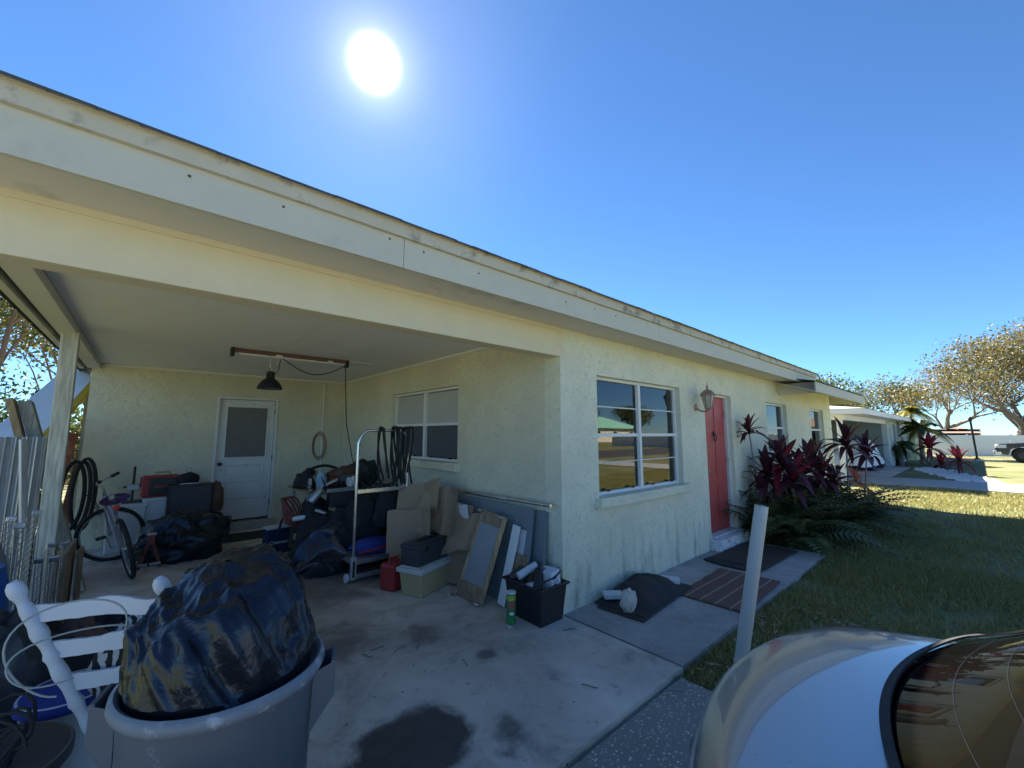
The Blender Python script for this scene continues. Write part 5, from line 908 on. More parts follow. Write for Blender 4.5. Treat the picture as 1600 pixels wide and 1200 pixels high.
# ================================================================== on the walkway
def clothsheet(name, label, cat, c, wx, wy, rot, m, z=.012, amp=.004, seed=0, th=.008):
    mb = MB(); mb.T = RZ(c[0], c[1], 0, rot); mb.sheet(lambda u, v: ((u-.5)*wx+.01*noise.noise(Vector((v*6, seed, 0))), (v-.5)*wy+.01*noise.noise(Vector((u*6, seed, 3))), z+amp*noise.noise(Vector((u*7, v*7, seed)))), 24, 18, th); return boxthing(name, label, cat, mb, m, (c[0], c[1], 0), 0, smooth=True)
clothsheet('door_mat', 'dark brown door mat with a black border by the red door', 'mat', (6.0, 2.05), 1.15, .62, -2, M['mat_'], .016, seed=1, th=.012)
mbb = MB(); mbb.T = RZ(5.37, 2.08, 0, -2); mbb.sheet(lambda u, v: (-.10+.16*u-.05*math.sin(math.pi*v), -.31+.62*v, .017), 6, 16, .012); o_ = mbb.build('mat_border', M['matb'], bpy.data.objects['door_mat.001'], smooth=True); o_.location = -Vector((6.0, 2.05, 0))
clothsheet('striped_rug', 'brown rug with pale stripes lying across the walkway', 'rug', (4.55, 1.80), 1.10, .60, 2, M['rug'], .014, .006, 4)
def pile(u, v):
    x = (u-.5)*1.02; y = (v-.5)*.50; h = .135*math.exp(-((x-.03)/.36)**4-((y-.03)/.19)**4); return (x+.02*noise.noise(Vector((v*5, 1, 0))), y, .02+h+.035*noise.noise(Vector((u*6, v*5, 7)))*(.3+h*5))
mbp = MB(); mbp.T = RZ(3.74, 2.27, 0, 4); mbp.sheet(pile, 50, 30, .01)
boxthing('folded_blanket', 'dark grey blanket draped over a pile by the front wall', 'blanket', mbp, M['tarp'], (3.74, 2.27, 0), 0, smooth=True)
boxthing('flat_mat', 'thin brown mat under the dark draped blanket', 'mat', (lambda mb: (setattr(mb, 'T', RZ(3.62, 2.24, 0, 6)), mb.box(-.44, .30, -.22, .22, -.002, .012), mb)[-1])(MB()), M['mat_'], (3.6, 2.2, 0), .004)
for i in range(3): boxthing('paver', ['white paver under the end of the dark blanket', 'second white paver under the blanket edge', 'white paver peeking out beside the pale stone'][i], 'paver', (lambda mb: (setattr(mb, 'T', RZ((4.17, 4.12, 3.36)[i], (2.28, 2.22, 2.38)[i], (.013, .055, .05)[i], 10+20*i)), mb.box(-.06, .06, -.09, .09, 0, .04), mb)[-1])(MB()), M['whiteplast'], (4.1, 2.2, 0), .006)
def stn(u, v):
    th = 2*math.pi*u; ph = math.pi*(v-.5); d = Vector((math.cos(ph)*math.cos(th), math.cos(ph)*math.sin(th), math.sin(ph))); r = 1+.22*noise.fractal(d*2.2, 1, 2, 3); return Vector((3.29+d.x*.085*r, 2.17+d.y*.06*r, .095+max(-.95, d.z*r)*.10))
tag(rebase(MB().grid(stn, 28, 20, wrap=True).build('pale_stone', M['stone'], smooth=True, sharp=35), (3.29, 2.17, 0)), 'upright pale rough stone in front of the dark blanket', 'stone')
pl = thing('pvc_post', 'leaning pale plastic post between the walkway and the car', 'post', (2.62, 1.05, ZG))
b0 = PZ(1148, 1072, ZG); t0 = PD(1190, 790, (b0-Vector((0,0,H))).dot(Vector(_R @ np.array([0,0,-1.0])))*1.02)
MB().tube([b0-Vector((0,0,.1)), t0], .040, 24).build('pipe', M['pvc'], pl, smooth=True); pl.location = b0; bpy.data.objects['pipe.001' if False else pl.children[0].name].data.transform(Matrix.Translation(Vector((2.62, 1.05, ZG))-b0))
MB().lathe([(.0405, 0), (.034, .002), (.034, -.08), (0, -.08)], 24, t0, axis=(t0-b0)).build('opening', M['darkgrey'], pl, smooth=True).location = Vector((2.62, 1.05, ZG))-b0
# ================================================================== plants by the front door
def leafmesh(L, W, arch, nseg=8, fold=.25, tipw=0):
    v = []; f = []
    for i in range(nseg+1):
        t_ = i/nseg; w_ = W*(math.sin(math.pi*min(1, .12+.88*t_))**.8)*(1-.0*t_); x = L*t_*(1-.10*arch*t_); z = L*(.35*t_-arch*.75*t_*t_)
        v += [(x, -w_, z+fold*w_), (x, 0, z), (x, w_, z+fold*w_)]
    for i in range(nseg):
        for j in range(2): a = i*3+j; f.append((a, a+3, a+4, a+1))
    return v, f
def mesh_of(name, v, f, m):
    me = bpy.data.meshes.new(name); me.from_pydata(v, [], f); me.materials.append(m); me.polygons.foreach_set('use_smooth', [True]*len(f)); me.update(); return me
LM = {kk: [mesh_of('leaf', *leafmesh(.54, .058, a_), M[mk]) for a_ in (.35, .8, 1.3)] for kk, mk in (('dark', 'cord'), ('red', 'cordred'), ('pink', 'pinkred'))}
def rosette(parent, c, n, kind, s=1.0, up=.2, seed=0, rmix=0):
    rr = random.Random(seed)
    for i in range(n):
        f = i/n; el = rad(75-95*f+rr.uniform(-12, 12)+up*30); az = i*2.399+rr.uniform(-.3, .3)
        kd = 'red' if rr.random() < rmix else kind
        o = bpy.data.objects.new('leaf', LM[kd][min(2, int(f*3))]); C.objects.link(o); o.parent = parent
        o.location = Vector(c)-ORG[parent.name]+Vector((0, 0, -.12*f*s)); o.rotation_euler = (rr.uniform(-.3, .3), -el*.8, az); o.scale = (s*rr.uniform(.75, 1.1),)*3
def cordyline(px, x, zb, label, n=20, s=1.0, kind='dark', rmix=.0, seed=0, lean=(0, 0), bark='bark'):
    c = PX(*px, x); base = Vector((c.x+lean[0], min(c.y+lean[1], YW-.12), ZG)); t_ = thing('cordyline_plant', label, 'plant', base, 'dark red cordylines by the front door')
    mid = base.lerp(c, .55)+Vector((.05, -.02, 0)); MB().tube([base, mid, c], [.014, .012, .009], 8).build('stem', M[bark], t_, smooth=True); rosette(t_, c, n, kind, s, seed=seed, rmix=rmix); return t_
cordyline((1170, 672), 7.0, 0, 'lone dark cordyline on a thin bent stem beside the red door', 20, .62, seed=1, lean=(.25, .05))
cordyline((1200, 742), 7.3, 0, 'low dark cordyline against the wall left of the red leaved one', 22, .9, seed=2)
cordyline((1222, 722), 7.5, 0, 'cordyline with bright red upright leaves behind the ferns', 26, .95, rmix=.35, seed=3)
cordyline((1252, 738), 7.9, 0, 'dense dark cordyline below the first small window', 24, .95, seed=4)
cordyline((1282, 745), 8.4, 0, 'dark cordyline between the two small windows', 24, .9, rmix=.1, seed=5)
cordyline((1322, 692), 9.0, 0, 'tall dark cordyline on a bare stem by the far window', 22, .95, seed=6, lean=(-.1, .1))
cordyline((1354, 704), 9.4, 0, 'second tall cordyline leaning toward the lawn', 20, .85, seed=7, lean=(-.3, .15))
cordyline((1236, 748), 7.35, 0, 'dark cordyline nearest the ferns under the red leaved one', 22, .85, rmix=.1, seed=12)
cordyline((1268, 725), 8.2, 0, 'upright dark cordyline rising between the small windows', 22, .9, seed=13)
cordyline((1186, 760), 7.05, 0, 'small dark cordyline rooted beside the door frame', 16, .6, seed=14)
cordyline((1303, 752), 8.8, 0, 'short purple cordyline under the tall ones', 20, .8, seed=8)
br = thing('bromeliad', 'orange pink bromeliad at the lawn end of the plant bed', 'plant', PX(1338, 756, 9.6).xyz); rosette(br, PX(1338, 750, 9.6), 16, 'pink', .55, seed=9)
def frondmesh(L=.62, n=17):
    v, f = [], []
    for i in range(n):
        t_ = (i+1)/n; x = L*t_; z = L*(.75*t_-.85*t_*t_); ll = .105*math.sin(math.pi*min(1, .15+.82*t_))+.01
        for s_ in (-1, 1):
            b_ = len(v); v += [(x-.012, 0, z), (x+.012, 0, z), (x+.035, s_*ll, z-.02), (x+.01, s_*ll*.6, z+.004)]; f.append((b_, b_+1, b_+2, b_+3) if s_ > 0 else (b_+3, b_+2, b_+1, b_))
        if i: pass
    b_ = len(v)
    for i in range(9): t_ = i/8; x = L*t_; z = L*(.75*t_-.85*t_*t_); v += [(x, -.004, z), (x, .004, z)]
    for i in range(8): a = b_+2*i; f.append((a, a+2, a+3, a+1))
    return v, f
FM = [mesh_of('frond', *frondmesh(), M['fern']), mesh_of('frond', *frondmesh(.5, 15), M['fern'])]
fern_lab = ['against the front wall', 'beside the door step', 'in front of the red cordyline', 'at the edge of the lawn', 'between the cordyline stems', 'at the walkway end']
rr = random.Random(4); spots = []
for i in range(24):
    f = i/23; spots.append((6.98+2.9*f+rr.uniform(-.12, .12), 2.25-.75*(i % 3)/2*(.55+.45*f)+rr.uniform(-.06, .06)))
for i, (x, y) in enumerate(spots):
    t_ = thing('fern', 'green fern clump '+fern_lab[0 if y > 2.1 else (5 if x < 7.3 else (3 if y < 1.75 else 4))], 'fern', (x, y, ZG), 'ferns in the bed by the front door')
    for j in range(19):
        o = bpy.data.objects.new('frond', FM[j % 2]); C.objects.link(o); o.parent = t_; s_ = rr.uniform(1.05, 1.75); o.rotation_euler = (rr.uniform(-.3, .3), rr.uniform(-1.0, -.1), j*2.399); o.scale = (s_, s_, s_); o.location = (rr.uniform(-.05, .05), rr.uniform(-.05, .05), rr.uniform(0, .1))
# ================================================================== grass blades, dead leaves, twigs
def blades(name, n, x0, x1, y0, y1, h0, h1, m, avoid):
    x = NR.uniform(x0, x1, n); y = NR.uniform(y0, y1, n); kp = np.ones(n, bool)
    for a, b, c, d in avoid: kp &= ~((x > a) & (x < b) & (y > c) & (y < d))
    pn = np.array([noise.fractal(Vector((a*.8, b*.8, 0)), 1, 2, 3) for a, b in zip(x, y)]); kp &= pn > NR.uniform(-.55, .45, n); x, y = x[kp], y[kp]; n = len(x)
    a = NR.uniform(0, 6.283, n); h = NR.uniform(h0, h1, n)*np.where(NR.rand(n) < .04, 1.8, 1); w_ = NR.uniform(.0022, .0045, n)*(1+.10*x); ln = NR.uniform(.2, 1.1, n)*h; a2 = NR.uniform(0, 6.283, n)
    V = np.zeros((n, 3, 3)); V[:, 0] = np.stack([x-w_*np.cos(a), y-w_*np.sin(a), np.full(n, ZG)], 1); V[:, 1] = np.stack([x+w_*np.cos(a), y+w_*np.sin(a), np.full(n, ZG)], 1); V[:, 2] = np.stack([x+ln*np.cos(a2), y+ln*np.sin(a2), ZG+h], 1)
    o = fast(name, V.reshape(-1, 3), np.arange(3*n).reshape(-1, 3), m); o['kind'] = 'stuff'; return o
AV = [(-9, 2.72, -9, 1.46), (-9, 6.70, 1.485, 9), (-9, 13.7, 2.5, 9)]
blades('grass', 130000, 2.71, 7.2, -2.2, 1.5, .025, .07, M['blade'], AV)
blades('grass', 120000, 6.0, 17.5, -4.5, 2.5, .03, .08, M['blade'], AV)
def litter(name, n, x0, x1, y0, y1, z, m, s0, s1):
    x = NR.uniform(x0, x1, n); y = NR.uniform(y0, y1, n); a = NR.uniform(0, 6.283, n); s_ = NR.uniform(s0, s1, n); V = np.zeros((n, 4, 3)); ca, sa = np.cos(a), np.sin(a)
    for i, (lx, ly, lz) in enumerate(((-1, 0, .3), (0, -.3, 0), (1, 0, .25), (0, .3, .05))): V[:, i] = np.stack([x+s_*(lx*ca-ly*sa), y+s_*(lx*sa+ly*ca), z+s_*lz*NR.uniform(.3, 1, n)], 1)
    o = fast(name, V.reshape(-1, 3), np.arange(4*n).reshape(-1, 4), m); o['kind'] = 'stuff'; return o
litter('dead_leaves', 420, 2.78, 4.6, .2, 1.42, ZG+.035, M['litter'], .012, .04)
litter('dead_leaves', 380, 4.6, 12, -2, 1.4, ZG+.035, M['litter'], .012, .035)
litter('dead_leaves', 60, -.5, 2.7, 1.5, 5, .003, M['litter'], .008, .022)
rr = random.Random(9)
for i, (u, v) in enumerate(((600, 1010), (615, 1020), (655, 1005), (722, 1030), (935, 1075), (880, 985), (565, 1022), (1040, 1080))):
    p_ = PZ(u, v, .006); a_ = rr.uniform(0, 6.28); q_ = [p_]
    for j in range(3): a_ += rr.uniform(-.6, .6); q_.append(q_[-1]+Vector((.035*math.cos(a_), .035*math.sin(a_), rr.uniform(-.001, .004))))
    tag(rebase(MB().tube(q_, .003, 5).build('twig', M['bark'], smooth=True), p_), 'small dry twig lying on the concrete slab', 'twig', 'twigs scattered on the slab')
# ================================================================== the car in the foreground (rear end toward the house)
CX, CY = 1.62, .70
car = thing('parked_car', 'champagne sedan parked with its trunk toward the carport', 'car', (CX, CY-2.2, 0))
Zs = -.06
def sect(s_):                                                        # half width, top height at distance s from the tail
    ks = [(-.03, .70, .40), (0, .745, .62), (.015, .76, .74), (.05, .775, .815), (.12, .79, .848), (.48, .82, .885), (1.0, .85, .90), (2.2, .86, .90), (3.1, .85, .93), (3.8, .82, .86), (4.3, .76, .76), (4.45, .70, .60), (4.5, .62, .40)]
    for (a, wa, za), (b, wb, zb) in zip(ks, ks[1:]):
        if s_ <= b: t_ = (s_-a)/(b-a); return wa+(wb-wa)*t_, za+(zb-za)*t_
    return ks[-1][1:]
prof = [(0, 0), (.25, .002), (.5, .008), (.68, .017), (.80, .03), (.88, .048), (.94, .075), (.975, .12), (1.0, .20)]
rows_ = []
S_ = [-.03, -.015, 0, .008, .015, .03, .05, .08, .12, .2, .3, .4, .48, .6, .8, 1.0, 1.4, 1.8, 2.2, 2.6, 3.0, 3.1, 3.3, 3.5, 3.8, 4.0, 4.2, 4.3, 4.4, 4.45, 4.5]
for s_ in S_:
    w_, zt_ = sect(s_); row = []
    half = [(f*w_, zt_-dz*(1 if zt_ > .7 else .6)) for f, dz in prof]+[(w_*1.0, min(.55, zt_-.22)), (w_*.99, .36), (w_*.95, .22), (w_*.85, .17)]
    pts = [(-x, z) for x, z in reversed(half)]+half[1:]
    for x, z in pts:
        bow = .40*x*x*max(0, 1-abs(s_)/1.0)**1.5 if s_ < 1 else .35*x*x*max(0, (s_-3.5)) * -1
        row.append((CX+x, CY-s_-bow, z+Zs))
    rows_.append(row)
mb = MB(); nP = len(rows_[0])
mb.add([p_ for r_ in rows_ for p_ in r_], [(i*nP+j, (i+1)*nP+j, (i+1)*nP+j+1, i*nP+j+1) for i in range(len(S_)-1) for j in range(nP-1)])
mb.add([*rows_[0]], [tuple(range(nP))]); mb.add([*rows_[-1]], [tuple(range(nP-1, -1, -1))])
body = mb.build('body', M['paintcar'], car, smooth=True, sharp=60, sub=1)
# cabin: glass shell with painted roof and pillars
def cab(u, v, grow=0):                                               # u across, v along
    s_ = .46+2.75*v; zt_ = .885+.43*math.sin(math.pi*min(1, max(0, (v/.38 if v < .38 else (1 if v < .72 else (1-v)/.28))))*.5)**1.15
    wb, wt = .70, .54; f = (zt_-.885)/.43; x = (u-.5)*2; wv = wb+(wt-wb)*f
    edge = max(0, abs(x)-.72)/.28; z = zt_-(zt_-.86)*edge**2.2*(.35+.65*f)-.02*(1-abs(x))*0+.012*(1-x*x)*f
    bow = .16*x*x*(1-v)**2*(1 if v < .5 else 0)-.12*x*x*v*v*(0 if v < .5 else 1)
    return Vector((CX+x*wv*(1-.0*edge)+grow*x*.01, CY-s_-bow*1.2+.0, z+Zs+grow*.006))
MB().grid(lambda u, v: cab(u, v), 41, 61).build('window_glass', M['glassd'], car, smooth=True, sharp=80)
def patch(nm, u0, u1, v0, v1, m, g=1, nu=14, nv=24):
    o = MB().sheet(lambda u, v: cab(u0+(u1-u0)*u, v0+(v1-v0)*v, g), nu, nv, .006).build(nm, m, car, smooth=True, sharp=80); return o
patch('roof', .08, .92, .36, .74, M['paintcar'])
for s_ in (0, 1):
    a, b = (.0, .07) if s_ == 0 else (.93, 1.0); patch('pillar', a, b, .0, .38, M['paintcar']); patch('pillar', a, b, .74, 1.0, M['paintcar'])
    a, b = (.07, .085) if s_ == 0 else (.915, .93); patch('window_seal', a, b, .01, .36, M['rubber'], 1.4, 3)
    patch('roof_side', *((.0, .09) if s_ == 0 else (.91, 1.0)), .37, .42, M['paintcar'], 1.2); patch('pillar', *((.0, .09) if s_ == 0 else (.91, 1.0)), .54, .58, M['black'], 1.1)
patch('window_seal', .02, .98, -.001, .007, M['rubber'], 1.5, 40, 4)
for i in range(7): MB().tube([cab(.17+.66*j/16, .05+.035*i)+Vector((0, .001, .0015)) for j in range(17)], .0005, 4).build('heater_line', M['blackm'], car)
for sx in (-1, 1):
    for sy in (.95, 3.62):
        wc = Vector((CX+sx*.76, CY-sy, .31)); wt_ = MB(); wt_.lathe([(.19, -.10), (.29, -.10), (.315, -.08), (.315, .08), (.29, .10), (.19, .10)], 32, wc, axis=(1, 0, 0)); wo_ = wt_.build('wheel', M['tyre'], car, smooth=True, sharp=35)
        MB().lathe([(.20, 0), (.20, .05), (.17, .03), (.06, .05), (.05, .07), (0, .07)], 24, wc+Vector((sx*.05, 0, 0)), axis=(sx, 0, 0)).build('rim', M['silver'], wo_, smooth=True)
    mb = MB(); mb.grid(lambda u, v: (CX+sx*(.46+.26*u), CY+.012-.40*(.46+.26*u)**2-.0*v, .56+.13*v+Zs), 8, 4); mb.build('tail_light', M['red'], car, smooth=True)
MB().grid(lambda u, v: (CX-.26+.52*u, CY+.022-.4*(.26*(2*u-1))**2, .45+.13*v), 6, 3).build('license_plate', M['white'], car)
MB().grid(lambda u, v: (CX-.70+1.4*u, CY+.035-.4*(.7*(2*u-1))**2+.02*math.sin(math.pi*v), .20+.20*v), 16, 5).build('bumper', M['paintcar'], car, smooth=True)
# ================================================================== trees
def branch_tree(name, label, base, height, spread, m_bark, leafmats, seed=0, trunk=.28, fork=.28, levels=4, nleaf=5200, lsize=.16, clump=.75, droop=0., group=None, limbs=4, flat=.55):
    rr = random.Random(seed); base = Vector(base); t_ = thing(name, label, 'tree', base, group); tb_ = MB(); tips = []
    def grow(p, d, L, r, lv):
        n = 4; pts = [p]; rs = [r]; q = p; dd = d.normalized()
        for i in range(n):
            dd = (dd+Vector((rr.uniform(-.22, .22), rr.uniform(-.22, .22), rr.uniform(-.12, .18)-droop))).normalized(); q = q+dd*(L/n); pts.append(q); rs.append(r*(1-.45*(i+1)/n))
        tb_.tube(pts, rs, 9 if lv == 0 else (6 if lv < 3 else 4), cap=(lv > 2))
        if lv >= levels: tips.append(q); return
        if lv >= 2: tips.append(pts[2].lerp(pts[3], rr.random()))
        k_ = limbs if lv == 0 else rr.choice((2, 3, 3)); a0 = rr.uniform(0, 6.28)
        for i in range(k_):
            az = a0+i*6.283/k_+rr.uniform(-.4, .4); out_ = Vector((math.cos(az), math.sin(az), 0)); sp_ = rr.uniform(.5, 1.05) if lv else rr.uniform(.6, 1.0)
            nd_ = (dd*.9+out_*sp_*spread+Vector((0, 0, .12))).normalized(); grow(q if i < 2 else pts[3], nd_, L*rr.uniform(.66, .86)*(1.0 if lv else (1-fork)/max(fork, .2)*.42), rs[-1]*rr.uniform(.72, .9), lv+1)
    grow(base-Vector((0, 0, .2)), Vector((rr.uniform(-.1, .1), rr.uniform(-.1, .1), 1)), height*fork, trunk, 0)
    zm = max(p.z for p in tips)-base.z; k_ = height/zm
    for i, p in enumerate(tb_.v): tb_.v[i] = Vector((base.x+(p.x-base.x), base.y+(p.y-base.y), base.z+(p.z-base.z)*k_))
    tips = [Vector((p.x, p.y, base.z+(p.z-base.z)*k_)) for p in tips]
    tb_.build('trunk', m_bark, t_, smooth=True)
    TP = np.array([tuple(p) for p in tips]); per = max(1, nleaf//len(TP)); Cc = np.repeat(TP, per, 0); n = len(Cc)
    off = NR.normal(0, 1, (n, 3)); off /= np.maximum(1, np.linalg.norm(off, axis=1)/1.6)[:, None]; Cc = Cc+off*np.array([clump, clump, clump*flat])
    a = NR.normal(0, 1, (n, 3)); a /= np.linalg.norm(a, axis=1)[:, None]; b = np.cross(a, NR.normal(0, 1, (n, 3))); b /= np.linalg.norm(b, axis=1)[:, None]; s_ = NR.uniform(.5, 1.2, n)[:, None]*lsize
    V = np.stack([Cc-a*s_, Cc+b*s_*.45, Cc+a*s_, Cc-b*s_*.45], 1)
    fast('crown', V.reshape(-1, 3), np.arange(4*n).reshape(-1, 4), leafmats, t_, mi=np.repeat(NR.choice(len(leafmats), len(TP)), per)); return t_
Lo, Ll, Lg, Ly = M['leafor'], M['leafol'], M['leafgr'], M['leafye']
GR = 'trees beyond the white fence'
branch_tree('spreading_tree', 'broad pale limbed tree behind the white fence, thin orange olive crown', (66, -2.9, ZG), 12.2, 1.25, M['bark'], [Ll, Lo, Ll, Ly], 3, .75, .20, 5, 15000, .16, .95, group=GR, limbs=5)
branch_tree('spreading_tree', 'orange leaved tree left of the broad pale limbed tree', (70, 2.6, ZG), 9.8, 1.0, M['bark'], [Lo, Ly, Ll], 11, .5, .22, 5, 6500, .15, .8, group=GR)
branch_tree('spreading_tree', 'twiggy olive tree between the orange tree and the house roof', (80, 8.0, ZG), 9.5, .9, M['bark'], [Ll, Ll, Ly], 5, .45, .22, 5, 6000, .2, 1.2, group=GR)
branch_tree('garden_tree', 'green leafy tree behind the neighbour roof', (52, 9.5, ZG), 6.6, 1.0, M['bark'], [Lg, Ll], 8, .35, .25, 4, 6500, .17, .95, group=GR)
branch_tree('garden_tree', 'sparse olive tree rising beyond the far eave', (44, 9.5, ZG), 6.8, .9, M['bark'], [Ll, Lg], 15, .3, .25, 4, 3800, .15, .8, group=GR)
branch_tree('spreading_tree', 'distant olive tree at the end of the fence', (82, -14, ZG), 13, 1.1, M['bark'], [Ll, Ly, Lo], 17, .5, .22, 4, 9000, .2, 1.2, group=GR)
LG = 'trees outside the open carport side'
branch_tree('pine_tree', 'tall reddish trunk tree seen past the carport post', (-3.0, 15.2, ZG), 9.5, .75, M['barkpine'], [Ll, Ly, Ll, Lo], 21, .08, .42, 4, 14000, .075, .6, group=LG)
branch_tree('pine_tree', 'yellow leaved tree behind the reddish trunk tree', (-2.6, 19.5, ZG), 8.0, .9, M['barkpine'], [Ly, Ll, Lo], 23, .07, .35, 4, 14000, .08, .65, group=LG)
branch_tree('pine_tree', 'slender olive tree outside the open carport side', (-5.4, 17.5, ZG), 9.5, .9, M['barkpine'], [Ll, Lg], 27, .07, .3, 4, 12000, .09, .65, group=LG)
branch_tree('pine_tree', 'leafy tree behind the back wall corner', (-1.6, 25, ZG), 8.0, 1.0, M['barkpine'], [Ly, Lg, Ll], 29, .18, .25, 4, 9000, .11, .75, group=LG)
for i, (x, y, h_, lb) in enumerate(((-2.75, 11.8, 2.6, 'dense green shrub behind the leaning boards'), (-3.9, 12.6, 2.9, 'second green shrub outside the carport'), (-1.5, 12.8, 2.0, 'low shrub past the back wall corner'), (-5.2, 13.4, 2.6, 'green shrub next to the slender olive tree'))):
    o_ = branch_tree('garden_shrub', lb, (x, y, ZG), h_, 1.2, M['bark'], [Lg, Lg, Ll], 31+i, .05, .2, 4, 7000, .055, .32, limbs=5, flat=.9); o_['category'] = 'shrub'
fw = thing('wood_fence', 'weathered board fence behind the left yard', 'fence', (-4, 22, ZG))
for i in range(46): MB().box(-10+.2*i, -10+.2*i+.185, 27+.01*(i % 2), 27.03+.01*(i % 2), ZG, 1.75+.02*(i % 3)).build('board', M['woodg'], fw)
for i in range(5): MB().box(-10+2.3*i, -9.9+2.3*i, 27.05, 27.15, ZG, 1.8).build('post', M['woodg'], fw)
# ================================================================== next door and beyond
nb = thing('neighbour_house', 'grey green house next door with a white eave and open carport', 'house', (24, 3.3, ZG))
NX0, NX1, NY0, NY1 = 17.7, 41.0, 2.98, 11.0
wallmb(MB(), 'x', NY0, NY0+.2, 27.2, NX1, ZG, 2.20, [(27.75, 28.5, .35, 1.95), (29.3, 30.2, ZG+.001, 2.02), (32.2, 34.0, .9, 1.95)]).build('wall', M['neigh'], nb)
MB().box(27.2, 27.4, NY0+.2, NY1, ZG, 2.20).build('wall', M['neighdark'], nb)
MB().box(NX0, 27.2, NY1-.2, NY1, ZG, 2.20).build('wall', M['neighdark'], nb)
for y_ in (NY0+.08, 5.0, 6.6): MB().box(NX0, NX0+.16, y_, y_+.16, ZG, 2.20).build('post', M['white'], nb, bevel=.01)
MB().box(NX0-.02, NX0+.18, NY0, NY1, 2.02, 2.20).build('beam', M['white'], nb)
MB().box(NX0, 27.2, NY0+.02, NY0+.2, 2.02, 2.20).build('beam', M['white'], nb)
MB().box(35.2, NX1+.3, NY0-.35, NY0-.01, ZG, 2.19).build('wall', M['limewall'], nb)
MB().box(NX0-.45, NX1+.4, NY0-.55, NY1+.4, 2.205, 2.235).build('soffit', M['white'], nb)
MB().box(NX0-.47, NX1+.4, NY0-.58, NY0-.551, 2.19, 2.37).build('fascia_board', M['white'], nb); MB().box(NX0-.48, NX0-.451, NY0-.55, NY1+.4, 2.19, 2.37).build('fascia_board', M['white'], nb)
mb = MB(); rx0, rx1, ry0, ry1 = NX0-.5, NX1+.4, NY0-.6, NY1+.4; ym = (ry0+ry1)/2
mb.add([(rx0,ry0,2.375),(rx1,ry0,2.375),(rx1,ry1,2.375),(rx0,ry1,2.375),(rx0+4.5,ym,3.05),(rx1-1,ym,3.05)], [(0,1,5,4),(1,2,5),(2,3,4,5),(3,0,4)]); mb.build('roof', mat('pale_roof', (.42, .41, .40), .9, var=.1, scale=8), nb)
for a, b, z0, z1 in ((27.75, 28.5, .35, 1.95), (32.2, 34.0, .9, 1.95)):
    w_ = MB(); w_.box(a, a+.07, NY0+.04, NY0+.1, z0, z1); w_.box(b-.07, b, NY0+.04, NY0+.1, z0, z1); w_.box(a+.07, b-.07, NY0+.04, NY0+.1, z1-.07, z1); w_.box(a+.07, b-.07, NY0+.04, NY0+.1, z0, z0+.07); wo = w_.build('window', M['white'], nb); MB().box(a+.07, b-.07, NY0+.07, NY0+.08, z0+.07, z1-.07).build('pane', M['glassd'], wo); MB().box(a+.07, b-.07, NY0+.045, NY0+.068, (z0+z1)/2-.03, (z0+z1)/2+.03).build('glazing_bar', M['white'], wo)
nd_ = MB().box(29.36, 30.14, NY0+.08, NY0+.12, ZG, 1.98).build('door', M['darkgrey'], nb); MB().lathe([(.03, 0), (.03, .05), (0, .055)], 10, (29.46, NY0+.08, 1.0), axis=(0, -1, 0)).build('handle', M['chrome'], nd_)
# white covered car in the neighbour's carport
cc = thing('covered_car', 'car under a crumpled white cover in the neighbour carport', 'car', (24.6, 3.9, ZG))
def cov(u, v):
    s_ = v*4.3; ks = [(0, .25), (.15, .72), (1.0, .86), (1.6, 1.28), (2.9, 1.32), (3.6, .92), (4.15, .80), (4.3, .3)]; zt_ = .3
    for (a, za), (b, zb) in zip(ks, ks[1:]):
        if a <= s_ <= b: zt_ = za+(zb-za)*(s_-a)/(b-a)
    x = (u-.5)*2; ax = abs(x); wv = .92-.10*max(0, 1-v*8)-.1*max(0, 1-(1-v)*8); z = zt_*(1-max(0, ax-.55)**2.0*3.2) if ax < .97 else .22; z = max(.20, z)
    return (22.6+s_, 4.0+x*wv+.03*noise.noise(Vector((s_*3, x*4, 0))), ZG+z+.05*noise.noise(Vector((s_*3.5, x*3, 5))))
MB().grid(cov, 40, 56).build('cover', M['cover'], cc, smooth=True, sharp=80)
for x_ in (23.5, 26.1):
    for y_ in (3.22, 4.78): MB().lathe([(.18, -.1), (.31, -.1), (.33, 0), (.31, .1), (.18, .1)], 24, (x_, y_, ZG+.32), axis=(0, 1, 0)).build('wheel', M['tyre'], cc, smooth=True)
